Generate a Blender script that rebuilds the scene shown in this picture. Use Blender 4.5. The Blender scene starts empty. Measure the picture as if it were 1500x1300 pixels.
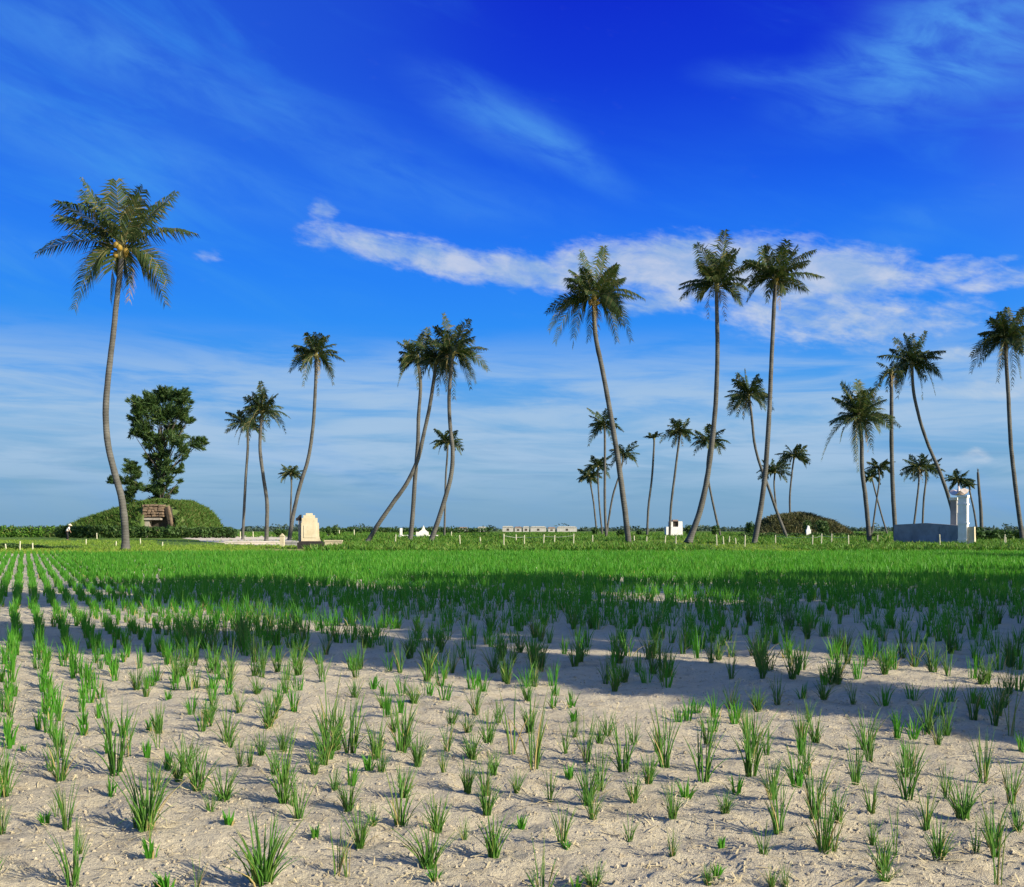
import bpy, bmesh, math, random
import numpy as np
from mathutils import Vector, Matrix, noise

R = math.radians
rnd = random.Random(7)
scene = bpy.context.scene
COL = scene.collection

# ------------------------------------------------------------------ camera
CAM_H = 1.2
HOR = 775.0            # photograph row of the horizon (photo is 1500 x 1300)
FPX = 1500.0           # focal length in photo pixels
cd = bpy.data.cameras.new('camera')
cam = bpy.data.objects.new('camera', cd)
COL.objects.link(cam)
cam.location = (0, 0, CAM_H)
cam.rotation_euler = (R(90), 0, 0)
cd.sensor_width = 36
cd.lens = 36
cd.shift_y = (HOR - 650) / 1500
cd.clip_start = 0.1
cd.clip_end = 6000
scene.camera = cam

# ------------------------------------------------------------------ view
scene.view_settings.view_transform = 'Standard'
scene.view_settings.look = 'None'
scene.view_settings.gamma = 1
scene.view_settings.use_curve_mapping = False
EXPOSURE = 0.75
scene.view_settings.exposure = EXPOSURE
scene.render.engine = 'CYCLES'
try:
    scene.cycles.use_denoising = True
    scene.cycles.max_bounces = 6
    scene.cycles.transparent_max_bounces = 6
except Exception:
    pass

# ------------------------------------------------------------------ sun
SUN_EL = 25.0
SUN_DIR = Vector((0.86, -0.51, 0)).normalized()          # horizontal direction TOWARDS the sun
sv = Vector((SUN_DIR.x * math.cos(R(SUN_EL)), SUN_DIR.y * math.cos(R(SUN_EL)), math.sin(R(SUN_EL))))
sd = bpy.data.lights.new('sun', 'SUN')
sd.energy = 5.0
sd.angle = R(0.55)
sd.color = (1.0, 0.91, 0.74)
so = bpy.data.objects.new('sun', sd)
COL.objects.link(so)
so.rotation_euler = sv.to_track_quat('Z', 'Y').to_euler()
so.location = (30, -20, 40)

# ------------------------------------------------------------------ sky
SKY_STRENGTH = 0.13
world = bpy.data.worlds.new('World')
scene.world = world
world.use_nodes = True
wt = world.node_tree
wt.nodes.clear()


def lin(c):
    c = c / 255.0
    return c / 12.92 if c <= 0.04045 else ((c + 0.055) / 1.055) ** 2.4


def azel(px, py):
    v = Vector(((px - 750) / FPX, 1.0, (HOR - py) / FPX)).normalized()
    return math.atan2(v.x, v.y), math.asin(v.z)


class G:
    """small node helper"""
    def __init__(s, tree):
        s.t = tree

    def n(s, typ, **kw):
        nd = s.t.nodes.new(typ)
        for k, v in kw.items():
            setattr(nd, k, v)
        return nd

    def put(s, nd, i, v):
        if hasattr(v, 'is_linked') or isinstance(v, bpy.types.NodeSocket):
            s.t.links.new(v, nd.inputs[i])
        else:
            nd.inputs[i].default_value = v

    def math(s, op, a, b=0.0, c=0.0, clamp=False):
        nd = s.n('ShaderNodeMath', operation=op, use_clamp=clamp)
        s.put(nd, 0, a); s.put(nd, 1, b)
        if op in ('MULTIPLY_ADD', 'COMPARE', 'SMOOTH_MIN', 'SMOOTH_MAX'):
            s.put(nd, 2, c)
        return nd.outputs[0]

    def vmath(s, op, a, b=(0, 0, 0)):
        nd = s.n('ShaderNodeVectorMath', operation=op)
        s.put(nd, 0, a)
        if op not in ('LENGTH', 'NORMALIZE'):
            s.put(nd, 1, b)
        return nd.outputs['Value'] if op in ('LENGTH', 'DOT_PRODUCT') else nd.outputs['Vector']

    def mapr(s, v, a, b, c=0.0, d=1.0, smooth=True):
        nd = s.n('ShaderNodeMapRange', interpolation_type='SMOOTHSTEP' if smooth else 'LINEAR')
        s.put(nd, 0, v); s.put(nd, 1, a); s.put(nd, 2, b); s.put(nd, 3, c); s.put(nd, 4, d)
        return nd.outputs[0]

    def mix(s, f, a, b, blend='MIX'):
        nd = s.n('ShaderNodeMix', data_type='RGBA', blend_type=blend)
        s.put(nd, 0, f)
        for i, v in ((6, a), (7, b)):
            if isinstance(v, tuple) and len(v) == 3:
                v = (*v, 1)
            s.put(nd, i, v)
        return nd.outputs[2]

    def noise(s, vec, scale, detail=4.0, rough=0.55, dist=0.0):
        nd = s.n('ShaderNodeTexNoise')
        if vec is not None:
            s.put(nd, 'Vector', vec)
        nd.inputs['Scale'].default_value = scale
        nd.inputs['Detail'].default_value = detail
        nd.inputs['Roughness'].default_value = rough
        nd.inputs['Distortion'].default_value = dist
        return nd.outputs['Fac']

    def mapping(s, vec, loc=(0, 0, 0), rot=(0, 0, 0), scale=(1, 1, 1), typ='TEXTURE'):
        nd = s.n('ShaderNodeMapping', vector_type=typ)
        s.put(nd, 0, vec)
        nd.inputs[1].default_value = loc
        nd.inputs[2].default_value = rot
        nd.inputs[3].default_value = scale
        return nd.outputs[0]

    def ramp(s, f, stops, interp='LINEAR'):
        nd = s.n('ShaderNodeValToRGB')
        nd.color_ramp.interpolation = interp
        el = nd.color_ramp.elements
        while len(el) > 1:
            el.remove(el[-1])
        for i, (p, c) in enumerate(stops):
            e = el[0] if i == 0 else el.new(p)
            e.position = p
            e.color = (*c, 1) if len(c) == 3 else c
        s.put(nd, 0, f)
        return nd.outputs[0]


w = G(wt)
sky = w.n('ShaderNodeTexSky', sky_type='NISHITA')
sky.sun_disc = False
sky.sun_elevation = R(SUN_EL)
sky.sun_rotation = math.atan2(SUN_DIR.x, SUN_DIR.y)
sky.altitude = 0
sky.air_density = 1.0
sky.dust_density = 0.6
sky.ozone_density = 1.5
tc = w.n('ShaderNodeTexCoord')
sep = w.n('ShaderNodeSeparateXYZ')
wt.links.new(tc.outputs['Generated'], sep.inputs[0])
az = w.math('ARCTAN2', sep.outputs[0], sep.outputs[1])
el = w.math('ARCSINE', sep.outputs[2])
comb = w.n('ShaderNodeCombineXYZ')
wt.links.new(az, comb.inputs[0]); wt.links.new(el, comb.inputs[1])
AE = comb.outputs[0]

K = 1.0 / (SKY_STRENGTH * 2 ** EXPOSURE)
# the deep polarised blue of the photograph: the clear-sky colour by height is graded from the Nishita sky
grade_pts = [(-2, (108, 158, 200)), (775, (126, 165, 196)), (700, (124, 171, 206)), (620, (116, 174, 224)), (560, (80, 160, 237)),
             (480, (48, 143, 246)), (400, (38, 128, 246)), (300, (30, 104, 238)), (200, (22, 76, 224)),
             (100, (18, 58, 214)), (0, (16, 46, 206))]


def el_of(py):
    return math.atan((HOR - py) / FPX)


GR = []
for py, c in grade_pts:
    e = 0.0 if py == -2 else el_of(py)
    if py == -2:
        continue
    GR.append((e / (math.pi / 2), tuple(lin(v) * K for v in c)))
GR.append((0.5, tuple(lin(v) * K for v in (15, 38, 168))))
GR.append((1.0, tuple(lin(v) * K for v in (13, 32, 140))))
eln = w.math('DIVIDE', w.math('MAXIMUM', el, 0.0), math.pi / 2)
scaleK = max(max(c) for _, c in GR)
gr = w.ramp(eln, [(p, tuple(v / scaleK for v in c)) for p, c in GR])
gr = w.vmath('SCALE', gr)
gr.node.inputs['Scale'].default_value = scaleK
gr = gr.node.outputs['Vector']
sund = w.vmath('DOT_PRODUCT', tc.outputs['Generated'], tuple(sv))
gfac = w.mapr(sund, -0.05, 0.7, 1.0, 0.12)      # the polarised deep blue fades towards the sun
base = w.mix(gfac, sky.outputs[0], gr)

# thin cirrus veil: streaks running down to the right, everywhere in the sky
st = w.mapping(AE, rot=(0, 0, R(-17)), scale=(1.0, 0.22, 1), typ='TEXTURE')
n1 = w.noise(st, 4.2, 7, 0.58, 0.6)
n2 = w.noise(AE, 2.1, 3, 0.5)
veil = w.math('MULTIPLY', w.mapr(n1, 0.42, 0.78), w.mapr(n2, 0.34, 0.66))
# fewer streaks in the deep blue patch up and right of the middle
cx, cy = azel(960, 60)
dk = w.vmath('LENGTH', w.mapping(AE, (cx, cy, 0), (0, 0, R(-12)), (0.20, 0.13, 1)))
clear = w.mapr(dk, 0.25, 1.5)
left = w.mapr(az, -0.55, 0.22, 1.0, 0.0)
lv = w.math('MULTIPLY', w.mapr(el, 0.16, 0.36), left)
haze_l = w.math('MULTIPLY', lv, 0.34)
veil = w.math('MULTIPLY', w.math('ADD', w.math('MULTIPLY', veil, 0.62), haze_l), clear)
base = w.mix(veil, base, tuple(lin(v) * K for v in (62, 150, 238)))

# cloud bodies
blobs = [(475, 308, 26, 24, 0, .66), (478, 348, 48, 30, 0, .62), (560, 364, 105, 27, -11, .80), (650, 382, 120, 30, -12, .88),
         (770, 398, 130, 32, -6, .90), (880, 388, 120, 42, 6, .92), (985, 388, 120, 52, 2, 1.0), (1090, 392, 130, 52, 0, .98),
         (1215, 402, 150, 46, -5, .98), (1170, 450, 190, 62, -14, .74), (1270, 470, 130, 50, -6, .70), (1370, 402, 110, 22, 3, .62),
         (1470, 408, 100, 20, 8, .55), (1385, 462, 70, 30, 5, .58), (975, 440, 110, 26, 8, .75), (1400, 520, 42, 17, 0, .66),
         (1430, 668, 26, 14, 0, .66), (1400, 378, 40, 9, 0, .4), (1475, 378, 25, 9, 0, .5), (305, 373, 26, 14, 0, .42),
         (1440, 570, 130, 20, -4, .55), (1300, 600, 160, 22, 0, .35), (800, 593, 60, 12, 0, .4)]
tot = None
for (px, py, a, b, rot, sg) in blobs:
    u, v = azel(px, py)
    m = w.mapping(AE, (u, v, 0), (0, 0, R(rot)), (a * 1.4 / FPX, b * 1.35 / FPX, 1))
    d = w.vmath('LENGTH', m)
    k = w.mapr(d, 0.15, 1.0, sg, 0.0)
    tot = k if tot is None else w.math('SMOOTH_MAX', tot, k, 0.12)
cl = w.mapping(AE, rot=(0, 0, R(-10)), scale=(1.0, 0.5, 1))
cn = w.noise(cl, 17, 9, 0.62, 0.35)
cn2 = w.noise(w.mapping(AE, rot=(0, 0, R(-14)), scale=(1.0, 0.35, 1)), 46, 6, 0.6, 0.2)
cd_ = w.math('ADD', tot, w.math('MULTIPLY', w.math('SUBTRACT', cn, 0.5), 0.95))
cd_ = w.math('ADD', cd_, w.math('MULTIPLY', w.math('SUBTRACT', cn2, 0.5), 0.9))
dens = w.math('MULTIPLY', w.mapr(cd_, 0.20, 0.95), w.mapr(tot, 0.03, 0.3))
dens = w.math('MULTIPLY', dens, 0.78)
ccol = w.mix(w.mapr(cn, 0.35, 0.7), tuple(lin(v) * K for v in (158, 188, 222)), tuple(lin(v) * K for v in (214, 220, 227)))
base = w.mix(dens, base, ccol)

# wisps high up
wis = None
for (px, py, a, b, rot, sg) in [(730, 175, 170, 46, -22, .40), (840, 232, 130, 30, -32, .26), (1370, 85, 230, 80, 10, .55), (1440, 30, 200, 110, 0, .3), (1130, 110, 130, 26, -6, .22),
                                (150, 215, 470, 60, -11, .34), (0, 362, 150, 36, -6, .36), (330, 140, 360, 60, -15, .26), (1350, 325, 160, 40, 12, .24),
                                (650, 285, 260, 46, -8, .22), (90, 60, 300, 50, -10, .22)]:
    u, v = azel(px, py)
    m = w.mapping(AE, (u, v, 0), (0, 0, R(rot)), (a * 1.2 / FPX, b * 1.2 / FPX, 1))
    k = w.mapr(w.vmath('LENGTH', m), 0.1, 1.0, sg, 0.0)
    wis = k if wis is None else w.math('ADD', wis, k)
wn = w.noise(w.mapping(AE, rot=(0, 0, R(-18)), scale=(1, 0.3, 1)), 11, 7, 0.6, 0.5)
wis = w.math('MULTIPLY', wis, w.mapr(wn, 0.28, 0.72, 0.25, 1.3))
base = w.mix(w.math('MINIMUM', wis, 0.8), base, tuple(lin(v) * K for v in (84, 160, 237)))

# low bands of stratus near the horizon
bn = w.noise(w.mapping(AE, rot=(0, 0, R(-1.5)), scale=(1, 0.13, 1)), 5.5, 7, 0.60, 0.5)
bm = w.math('MULTIPLY', w.mapr(el, el_of(770), el_of(660)), w.mapr(el, el_of(470), el_of(590)))
band = w.math('MULTIPLY', w.math('MULTIPLY', w.mapr(bn, 0.30, 0.62), bm), 0.78)
base = w.mix(band, base, tuple(lin(v) * K for v in (172, 200, 228)))
bn2 = w.noise(w.mapping(AE, (0.3, 0.2, 0), rot=(0, 0, R(-1)), scale=(1, 0.06, 1)), 8, 5, 0.55, 0.2)
bm2 = w.math('MULTIPLY', w.mapr(el, el_of(774), el_of(720)), w.mapr(el, el_of(600), el_of(690)))
band2 = w.math('MULTIPLY', w.math('MULTIPLY', w.mapr(bn2, 0.5, 0.78), bm2), 0.32)
base = w.mix(band2, base, tuple(lin(v) * K for v in (98, 146, 192)))

bg = w.n('ShaderNodeBackground')
bg.inputs['Strength'].default_value = SKY_STRENGTH
wt.links.new(base, bg.inputs['Color'])
wo = w.n('ShaderNodeOutputWorld')
wt.links.new(bg.outputs[0], wo.inputs['Surface'])


# ================================================================== helpers
def P(px, py, Y):
    """a photo pixel at distance Y -> world point"""
    return Vector(((px - 750) / FPX * Y, Y, CAM_H + (HOR - py) / FPX * Y))


def XY(px, py):
    """a photo pixel on the ground -> world point"""
    Y = CAM_H * FPX / (py - HOR)
    return Vector(((px - 750) / FPX * Y, Y, 0))


def link(o, parent=None):
    COL.objects.link(o)
    if parent is not None:
        o.parent = parent
    return o


def tag(o, label=None, cat=None, group=None, kind=None):
    if label: o['label'] = label
    if cat: o['category'] = cat
    if group: o['group'] = group
    if kind: o['kind'] = kind
    return o


def empty(name, loc, rz=0.0):
    o = bpy.data.objects.new(name, None)
    o.location = loc
    o.rotation_euler = (0, 0, rz)
    o.empty_display_size = 0.2
    return link(o)


class MB:
    """collects faces; builds ONE mesh object"""
    def __init__(s):
        s.v = []; s.f = []; s.m = []

    def face(s, pts, mi=0):
        i = len(s.v)
        s.v.extend(pts)
        s.f.append(tuple(range(i, i + len(pts)))); s.m.append(mi)

    def box(s, x0, y0, z0, x1, y1, z1, taper=0.0):
        i = len(s.v)
        t = taper
        s.v += [(x0, y0, z0), (x1, y0, z0), (x1, y1, z0), (x0, y1, z0), (x0 + t, y0 + t, z1), (x1 - t, y0 + t, z1), (x1 - t, y1 - t, z1), (x0 + t, y1 - t, z1)]
        for q in ((0, 3, 2, 1), (4, 5, 6, 7), (0, 1, 5, 4), (1, 2, 6, 5), (2, 3, 7, 6), (3, 0, 4, 7)):
            s.f.append(tuple(i + k for k in q)); s.m.append(0)

    def prism(s, poly, y0, y1):
        """polygon in XZ, counter-clockwise seen from -Y, pushed from y0 to y1"""
        i = len(s.v); n = len(poly)
        s.v += [(x, y0, z) for x, z in poly] + [(x, y1, z) for x, z in poly]
        s.f.append(tuple(range(i, i + n))); s.m.append(0)
        s.f.append(tuple(range(i + 2 * n - 1, i + n - 1, -1))); s.m.append(0)
        for k in range(n):
            k2 = (k + 1) % n
            s.f.append((i + k, i + n + k, i + n + k2, i + k2)); s.m.append(0)

    def tube(s, pts, rad, n=8, cap=True, rng=None, wob=0.0):
        pts = [Vector(p) for p in pts]
        rings = []
        prev = None
        for k, p in enumerate(pts):
            a = pts[max(0, k - 1)]; b = pts[min(len(pts) - 1, k + 1)]
            T = (b - a).normalized()
            if prev is None:
                X = T.orthogonal().normalized()
            else:
                X = (prev - T * prev.dot(T)).normalized()
            prev = X
            Yv = T.cross(X)
            i = len(s.v)
            for j in range(n):
                an = 2 * math.pi * j / n
                r = rad[k] * (1 + (rng.uniform(-wob, wob) if rng else 0))
                s.v.append(tuple(p + X * (math.cos(an) * r) + Yv * (math.sin(an) * r)))
            rings.append(i)
        for a, b in zip(rings, rings[1:]):
            for j in range(n):
                j2 = (j + 1) % n
                s.f.append((a + j, a + j2, b + j2, b + j)); s.m.append(0)
        if cap:
            s.f.append(tuple(reversed(range(rings[0], rings[0] + n)))); s.m.append(0)
            s.f.append(tuple(range(rings[-1], rings[-1] + n))); s.m.append(0)

    def mesh(s, name, mats, smooth=False):
        me = bpy.data.meshes.new(name)
        me.from_pydata([tuple(v) for v in s.v], [], s.f)
        if not isinstance(mats, (list, tuple)):
            mats = [mats]
        for m in mats:
            me.materials.append(m)
        if len(mats) > 1:
            me.polygons.foreach_set('material_index', s.m)
        if smooth:
            me.polygons.foreach_set('use_smooth', [True] * len(s.f))
        me.update()
        return me

    def build(s, name, mats, parent=None, loc=None, smooth=False):
        o = bpy.data.objects.new(name, s.mesh(name, mats, smooth))
        if loc is not None:
            o.location = loc
        return link(o, parent)


# ================================================================== materials
def newmat(name):
    m = bpy.data.materials.new(name)
    m.use_nodes = True
    nt = m.node_tree
    nt.nodes.clear()
    g = G(nt)
    out = g.n('ShaderNodeOutputMaterial')
    return m, g, out


def leaf_mat(name, c1, c2, c3=None, trans=0.35, rough=0.55, scale=3.0, obj_var=0.5, spec=0.25):
    """two-sided leaf: colour varies by noise in place and per object"""
    m, g, out = newmat(name)
    t = g.n('ShaderNodeTexCoord')
    oi = g.n('ShaderNodeObjectInfo')
    geo = g.n('ShaderNodeNewGeometry')
    n = g.noise(t.outputs['Object'], scale, 3, 0.6)
    f = g.mapr(n, 0.3, 0.7)
    f = g.math('ADD', g.math('MULTIPLY', f, 1 - obj_var), g.math('MULTIPLY', oi.outputs['Random'], obj_var))
    f = g.math('ADD', g.math('MULTIPLY', f, 0.65), g.math('MULTIPLY', geo.outputs['Random Per Island'], 0.35))
    c = g.mix(f, c1, c2)
    if c3:
        rr = g.mapr(geo.outputs['Random Per Island'], 0.80, 0.92)
        c = g.mix(g.math('MULTIPLY', rr, 0.8), c, c3)
    b = g.n('ShaderNodeBsdfPrincipled')
    g.put(b, 'Base Color', c)
    b.inputs['Roughness'].default_value = rough
    b.inputs['Specular IOR Level'].default_value = spec
    tr = g.n('ShaderNodeBsdfTranslucent')
    tcx = g.mix(1.0, c, (1.25, 1.35, 0.7), 'MULTIPLY')
    g.put(tr, 'Color', tcx)
    mx = g.n('ShaderNodeMixShader')
    mx.inputs[0].default_value = trans
    g.t.links.new(b.outputs[0], mx.inputs[1]); g.t.links.new(tr.outputs[0], mx.inputs[2])
    g.t.links.new(mx.outputs[0], out.inputs[0])
    return m


def solid_mat(name, c1, c2, scale=4.0, rough=0.85, bump=0.25, bscale=30, stain=None, coord='Object', bdist=0.02):
    m, g, out = newmat(name)
    t = g.n('ShaderNodeTexCoord')
    v = t.outputs[coord]
    f = g.mapr(g.noise(v, scale, 6, 0.65), 0.32, 0.68)
    c = g.mix(f, c1, c2)
    if stain:
        sv_ = g.mapping(v, scale=(1, 1, 3.5))
        s2 = g.mapr(g.noise(sv_, scale * 1.7, 5, 0.7), 0.52, 0.72)
        c = g.mix(g.math('MULTIPLY', s2, 0.7), c, stain)
    b = g.n('ShaderNodeBsdfPrincipled')
    g.put(b, 'Base Color', c)
    b.inputs['Roughness'].default_value = rough
    b.inputs['Specular IOR Level'].default_value = 0.2
    bp = g.n('ShaderNodeBump')
    bp.inputs['Strength'].default_value = bump
    bp.inputs['Distance'].default_value = bdist
    g.put(bp, 'Height', g.noise(v, bscale, 5, 0.6))
    g.t.links.new(bp.outputs[0], b.inputs['Normal'])
    g.t.links.new(b.outputs[0], out.inputs[0])
    return m


def sand_shader(g, v):
    """pale dry sand: returns colour, height"""
    n_big = g.noise(v, 0.55, 4, 0.6)
    n_mid = g.noise(v, 4.5, 6, 0.65)
    n_fine = g.noise(v, 42, 5, 0.7)
    n_grain = g.noise(v, 230, 3, 0.7)
    c = g.mix(g.mapr(n_big, 0.35, 0.65), (0.62, 0.535, 0.37), (0.56, 0.485, 0.34))
    c = g.mix(g.math('MULTIPLY', g.mapr(g.noise(v, 1.3, 5, 0.7, 0.6), 0.5, 0.68), 0.45), c, (0.40, 0.335, 0.235))
    c = g.mix(g.math('MULTIPLY', g.mapr(n_mid, 0.5, 0.72), 0.5), c, (0.32, 0.255, 0.165))
    c = g.mix(g.math('MULTIPLY', g.mapr(n_fine, 0.54, 0.70), 0.5), c, (0.20, 0.16, 0.11))
    c = g.mix(g.math('MULTIPLY', g.mapr(n_grain, 0.6, 0.75), 0.4), c, (0.62, 0.55, 0.41))
    h = g.math('ADD', g.math('MULTIPLY', n_fine, 0.75), g.math('MULTIPLY', n_grain, 0.25))
    return c, h


def make_sand():
    m, g, out = newmat('dry_sand')
    t = g.n('ShaderNodeTexCoord')
    c, h = sand_shader(g, t.outputs['Object'])
    b = g.n('ShaderNodeBsdfPrincipled')
    g.put(b, 'Base Color', c)
    b.inputs['Roughness'].default_value = 0.95
    b.inputs['Specular IOR Level'].default_value = 0.1
    bp = g.n('ShaderNodeBump')
    bp.inputs['Strength'].default_value = 1.0
    bp.inputs['Distance'].default_value = 0.035
    g.put(bp, 'Height', h)
    g.t.links.new(bp.outputs[0], b.inputs['Normal'])
    g.t.links.new(b.outputs[0], out.inputs[0])
    return m


def make_ground():
    m, g, out = newmat('open_ground')
    t = g.n('ShaderNodeTexCoord')
    v = t.outputs['Object']
    c, h = sand_shader(g, v)
    n = g.noise(v, 0.07, 6, 0.65)
    n2 = g.noise(v, 1.3, 5, 0.7)
    gr_ = g.mix(g.mapr(n, 0.35, 0.65), (0.105, 0.17, 0.022), (0.055, 0.115, 0.018))
    gr_ = g.mix(g.math('MULTIPLY', g.mapr(n2, 0.45, 0.7), 0.6), gr_, (0.14, 0.19, 0.04))
    sp = g.n('ShaderNodeSeparateXYZ')
    g.put(sp, 0, v)
    f = g.mapr(sp.outputs[1], 47.5, 50.0)
    c = g.mix(f, c, gr_)
    b = g.n('ShaderNodeBsdfPrincipled')
    g.put(b, 'Base Color', c)
    b.inputs['Roughness'].default_value = 0.95
    b.inputs['Specular IOR Level'].default_value = 0.1
    bp = g.n('ShaderNodeBump')
    bp.inputs['Strength'].default_value = 0.8
    bp.inputs['Distance'].default_value = 0.08
    g.put(bp, 'Height', n2)
    g.t.links.new(bp.outputs[0], b.inputs['Normal'])
    g.t.links.new(b.outputs[0], out.inputs[0])
    return m


def make_trunk():
    m, g, out = newmat('palm_bark')
    t = g.n('ShaderNodeTexCoord')
    v = t.outputs['Object']
    wv = g.n('ShaderNodeTexWave', wave_type='BANDS', bands_direction='Z')
    g.put(wv, 'Vector', v)
    wv.inputs['Scale'].default_value = 1.9
    wv.inputs['Distortion'].default_value = 5
    wv.inputs['Detail'].default_value = 3
    f = g.mapr(g.noise(v, 1.1, 6, 0.7), 0.3, 0.7)
    c = g.mix(f, (0.066, 0.064, 0.057), (0.132, 0.127, 0.112))
    c = g.mix(g.math('MULTIPLY', g.mapr(wv.outputs['Fac'], 0.5, 0.95), 0.22), c, (0.05, 0.047, 0.040))
    b = g.n('ShaderNodeBsdfPrincipled')
    g.put(b, 'Base Color', c)
    b.inputs['Roughness'].default_value = 0.9
    b.inputs['Specular IOR Level'].default_value = 0.15
    bp = g.n('ShaderNodeBump')
    bp.inputs['Strength'].default_value = 0.35
    bp.inputs['Distance'].default_value = 0.03
    g.put(bp, 'Height', wv.outputs['Fac'])
    g.t.links.new(bp.outputs[0], b.inputs['Normal'])
    g.t.links.new(b.outputs[0], out.inputs[0])
    return m


M = {}
M['sand'] = make_sand()
M['ground'] = make_ground()
M['bark'] = make_trunk()
M['frond'] = leaf_mat('palm_leaf', (0.026, 0.050, 0.016), (0.064, 0.090, 0.030), (0.16, 0.135, 0.055), trans=0.20, scale=0.5, obj_var=0.6, spec=0.12)
M['frond_far'] = leaf_mat('palm_leaf_dark', (0.020, 0.040, 0.015), (0.046, 0.068, 0.024), (0.12, 0.105, 0.05), trans=0.17, scale=0.5, obj_var=0.6, spec=0.1)
M['frond_dry'] = leaf_mat('dry_palm_leaf', (0.20, 0.135, 0.06), (0.30, 0.22, 0.10), trans=0.25, scale=0.8)
M['rachis'] = solid_mat('leaf_stalk', (0.16, 0.15, 0.05), (0.24, 0.20, 0.08), 3, 0.6, 0.1)
M['nut'] = solid_mat('coconut_husk', (0.22, 0.17, 0.03), (0.33, 0.21, 0.04), 2, 0.5, 0.1)
M['onion'] = leaf_mat('onion_leaf', (0.080, 0.220, 0.030), (0.145, 0.320, 0.050), (0.26, 0.32, 0.08), trans=0.44, rough=0.45, scale=2.0, obj_var=0.55, spec=0.35)
M['onion_dry'] = leaf_mat('onion_leaf_dry', (0.36, 0.27, 0.10), (0.46, 0.38, 0.17), trans=0.25, rough=0.7, scale=4)
M['crop'] = leaf_mat('crop_leaf', (0.045, 0.195, 0.012), (0.085, 0.285, 0.022), (0.15, 0.30, 0.04), trans=0.40, rough=0.5, scale=0.35, obj_var=0.0)
M['lawn'] = leaf_mat('lawn_leaf', (0.135, 0.250, 0.020), (0.215, 0.320, 0.038), (0.30, 0.30, 0.07), trans=0.32, rough=0.6, scale=0.15, obj_var=0.0)
M['weed'] = leaf_mat('weed_leaf', (0.055, 0.150, 0.014), (0.110, 0.220, 0.026), (0.19, 0.21, 0.05), trans=0.30, rough=0.6, scale=0.12, obj_var=0.0)
M['casuarina'] = leaf_mat('tree_leaf', (0.024, 0.056, 0.016), (0.058, 0.108, 0.024), (0.10, 0.13, 0.03), trans=0.28, rough=0.55, scale=0.35, obj_var=0.0)
M['hedge'] = leaf_mat('hedge_leaf', (0.028, 0.070, 0.018), (0.060, 0.115, 0.024), (0.09, 0.13, 0.03), trans=0.22, rough=0.6, scale=0.4, obj_var=0.0)
M['mound_leaf'] = leaf_mat('mound_weed', (0.045, 0.105, 0.014), (0.095, 0.165, 0.030), (0.16, 0.14, 0.05), trans=0.25, rough=0.7, scale=0.25, obj_var=0.0)
M['scrub'] = leaf_mat('scrub_leaf', (0.055, 0.068, 0.025), (0.11, 0.105, 0.045), (0.16, 0.13, 0.06), trans=0.2, rough=0.7, scale=0.25, obj_var=0.0)
M['treeline'] = leaf_mat('far_leaf', (0.040, 0.070, 0.055), (0.065, 0.095, 0.065), trans=0.2, rough=0.7, scale=0.03, obj_var=0.0)
M['bark2'] = solid_mat('tree_bark', (0.05, 0.042, 0.033), (0.09, 0.075, 0.06), 3, 0.9, 0.5, 14)
M['mound'] = solid_mat('mound_turf', (0.060, 0.115, 0.022), (0.10, 0.135, 0.04), 0.35, 0.95, 0.6, 3, stain=(0.15, 0.13, 0.07), bdist=0.2)
M['mound_dry'] = solid_mat('scrub_turf', (0.10, 0.095, 0.05), (0.16, 0.135, 0.075), 0.35, 0.95, 0.6, 3, stain=(0.06, 0.08, 0.03), bdist=0.2)
M['cream'] = solid_mat('cream_plaster', (0.48, 0.40, 0.255), (0.58, 0.50, 0.35), 1.6, 0.8, 0.15, 20, stain=(0.26, 0.22, 0.15))
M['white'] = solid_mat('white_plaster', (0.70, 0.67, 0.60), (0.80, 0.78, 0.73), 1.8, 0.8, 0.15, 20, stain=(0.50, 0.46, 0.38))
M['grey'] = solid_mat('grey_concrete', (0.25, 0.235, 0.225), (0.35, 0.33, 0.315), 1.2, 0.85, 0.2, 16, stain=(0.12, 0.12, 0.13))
M['black'] = solid_mat('black_stone', (0.018, 0.016, 0.016), (0.032, 0.028, 0.026), 2.5, 0.6, 0.1, 20)
M['pinkish'] = solid_mat('pink_tile', (0.62, 0.46, 0.40), (0.74, 0.64, 0.58), 3.0, 0.7, 0.2, 12)
M['post'] = solid_mat('pale_post', (0.46, 0.43, 0.29), (0.58, 0.55, 0.40), 3, 0.85, 0.2, 20, stain=(0.40, 0.36, 0.24))
M['stone'] = solid_mat('reddish_stone', (0.12, 0.08, 0.05), (0.21, 0.15, 0.10), 1.5, 0.9, 0.5, 10)
M['slab'] = solid_mat('pale_slab', (0.50, 0.44, 0.36), (0.60, 0.55, 0.46), 1.5, 0.9, 0.3, 10)
M['weathered'] = solid_mat('weathered_slab', (0.24, 0.20, 0.16), (0.36, 0.32, 0.26), 1.5, 0.9, 0.4, 8, stain=(0.14, 0.12, 0.09))
M['dark'] = solid_mat('opening_shade', (0.035, 0.03, 0.024), (0.06, 0.05, 0.04), 2, 0.95, 0.3, 8)  # shade inside openings, put into the base colour
M['wire'] = solid_mat('grey_wire', (0.35, 0.35, 0.33), (0.42, 0.42, 0.40), 2, 0.6, 0.0)
M['palesand'] = solid_mat('pale_sand', (0.56, 0.47, 0.33), (0.64, 0.56, 0.42), 0.5, 0.95, 0.4, 4, bdist=0.05)
M['dryearth'] = solid_mat('dry_earth', (0.33, 0.24, 0.10), (0.24, 0.22, 0.06), 0.5, 0.95, 0.4, 4, bdist=0.05)
M['clod'] = solid_mat('sand_clod', (0.31, 0.26, 0.18), (0.43, 0.37, 0.26), 9, 0.95, 0.4, 80, bdist=0.004)
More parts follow.
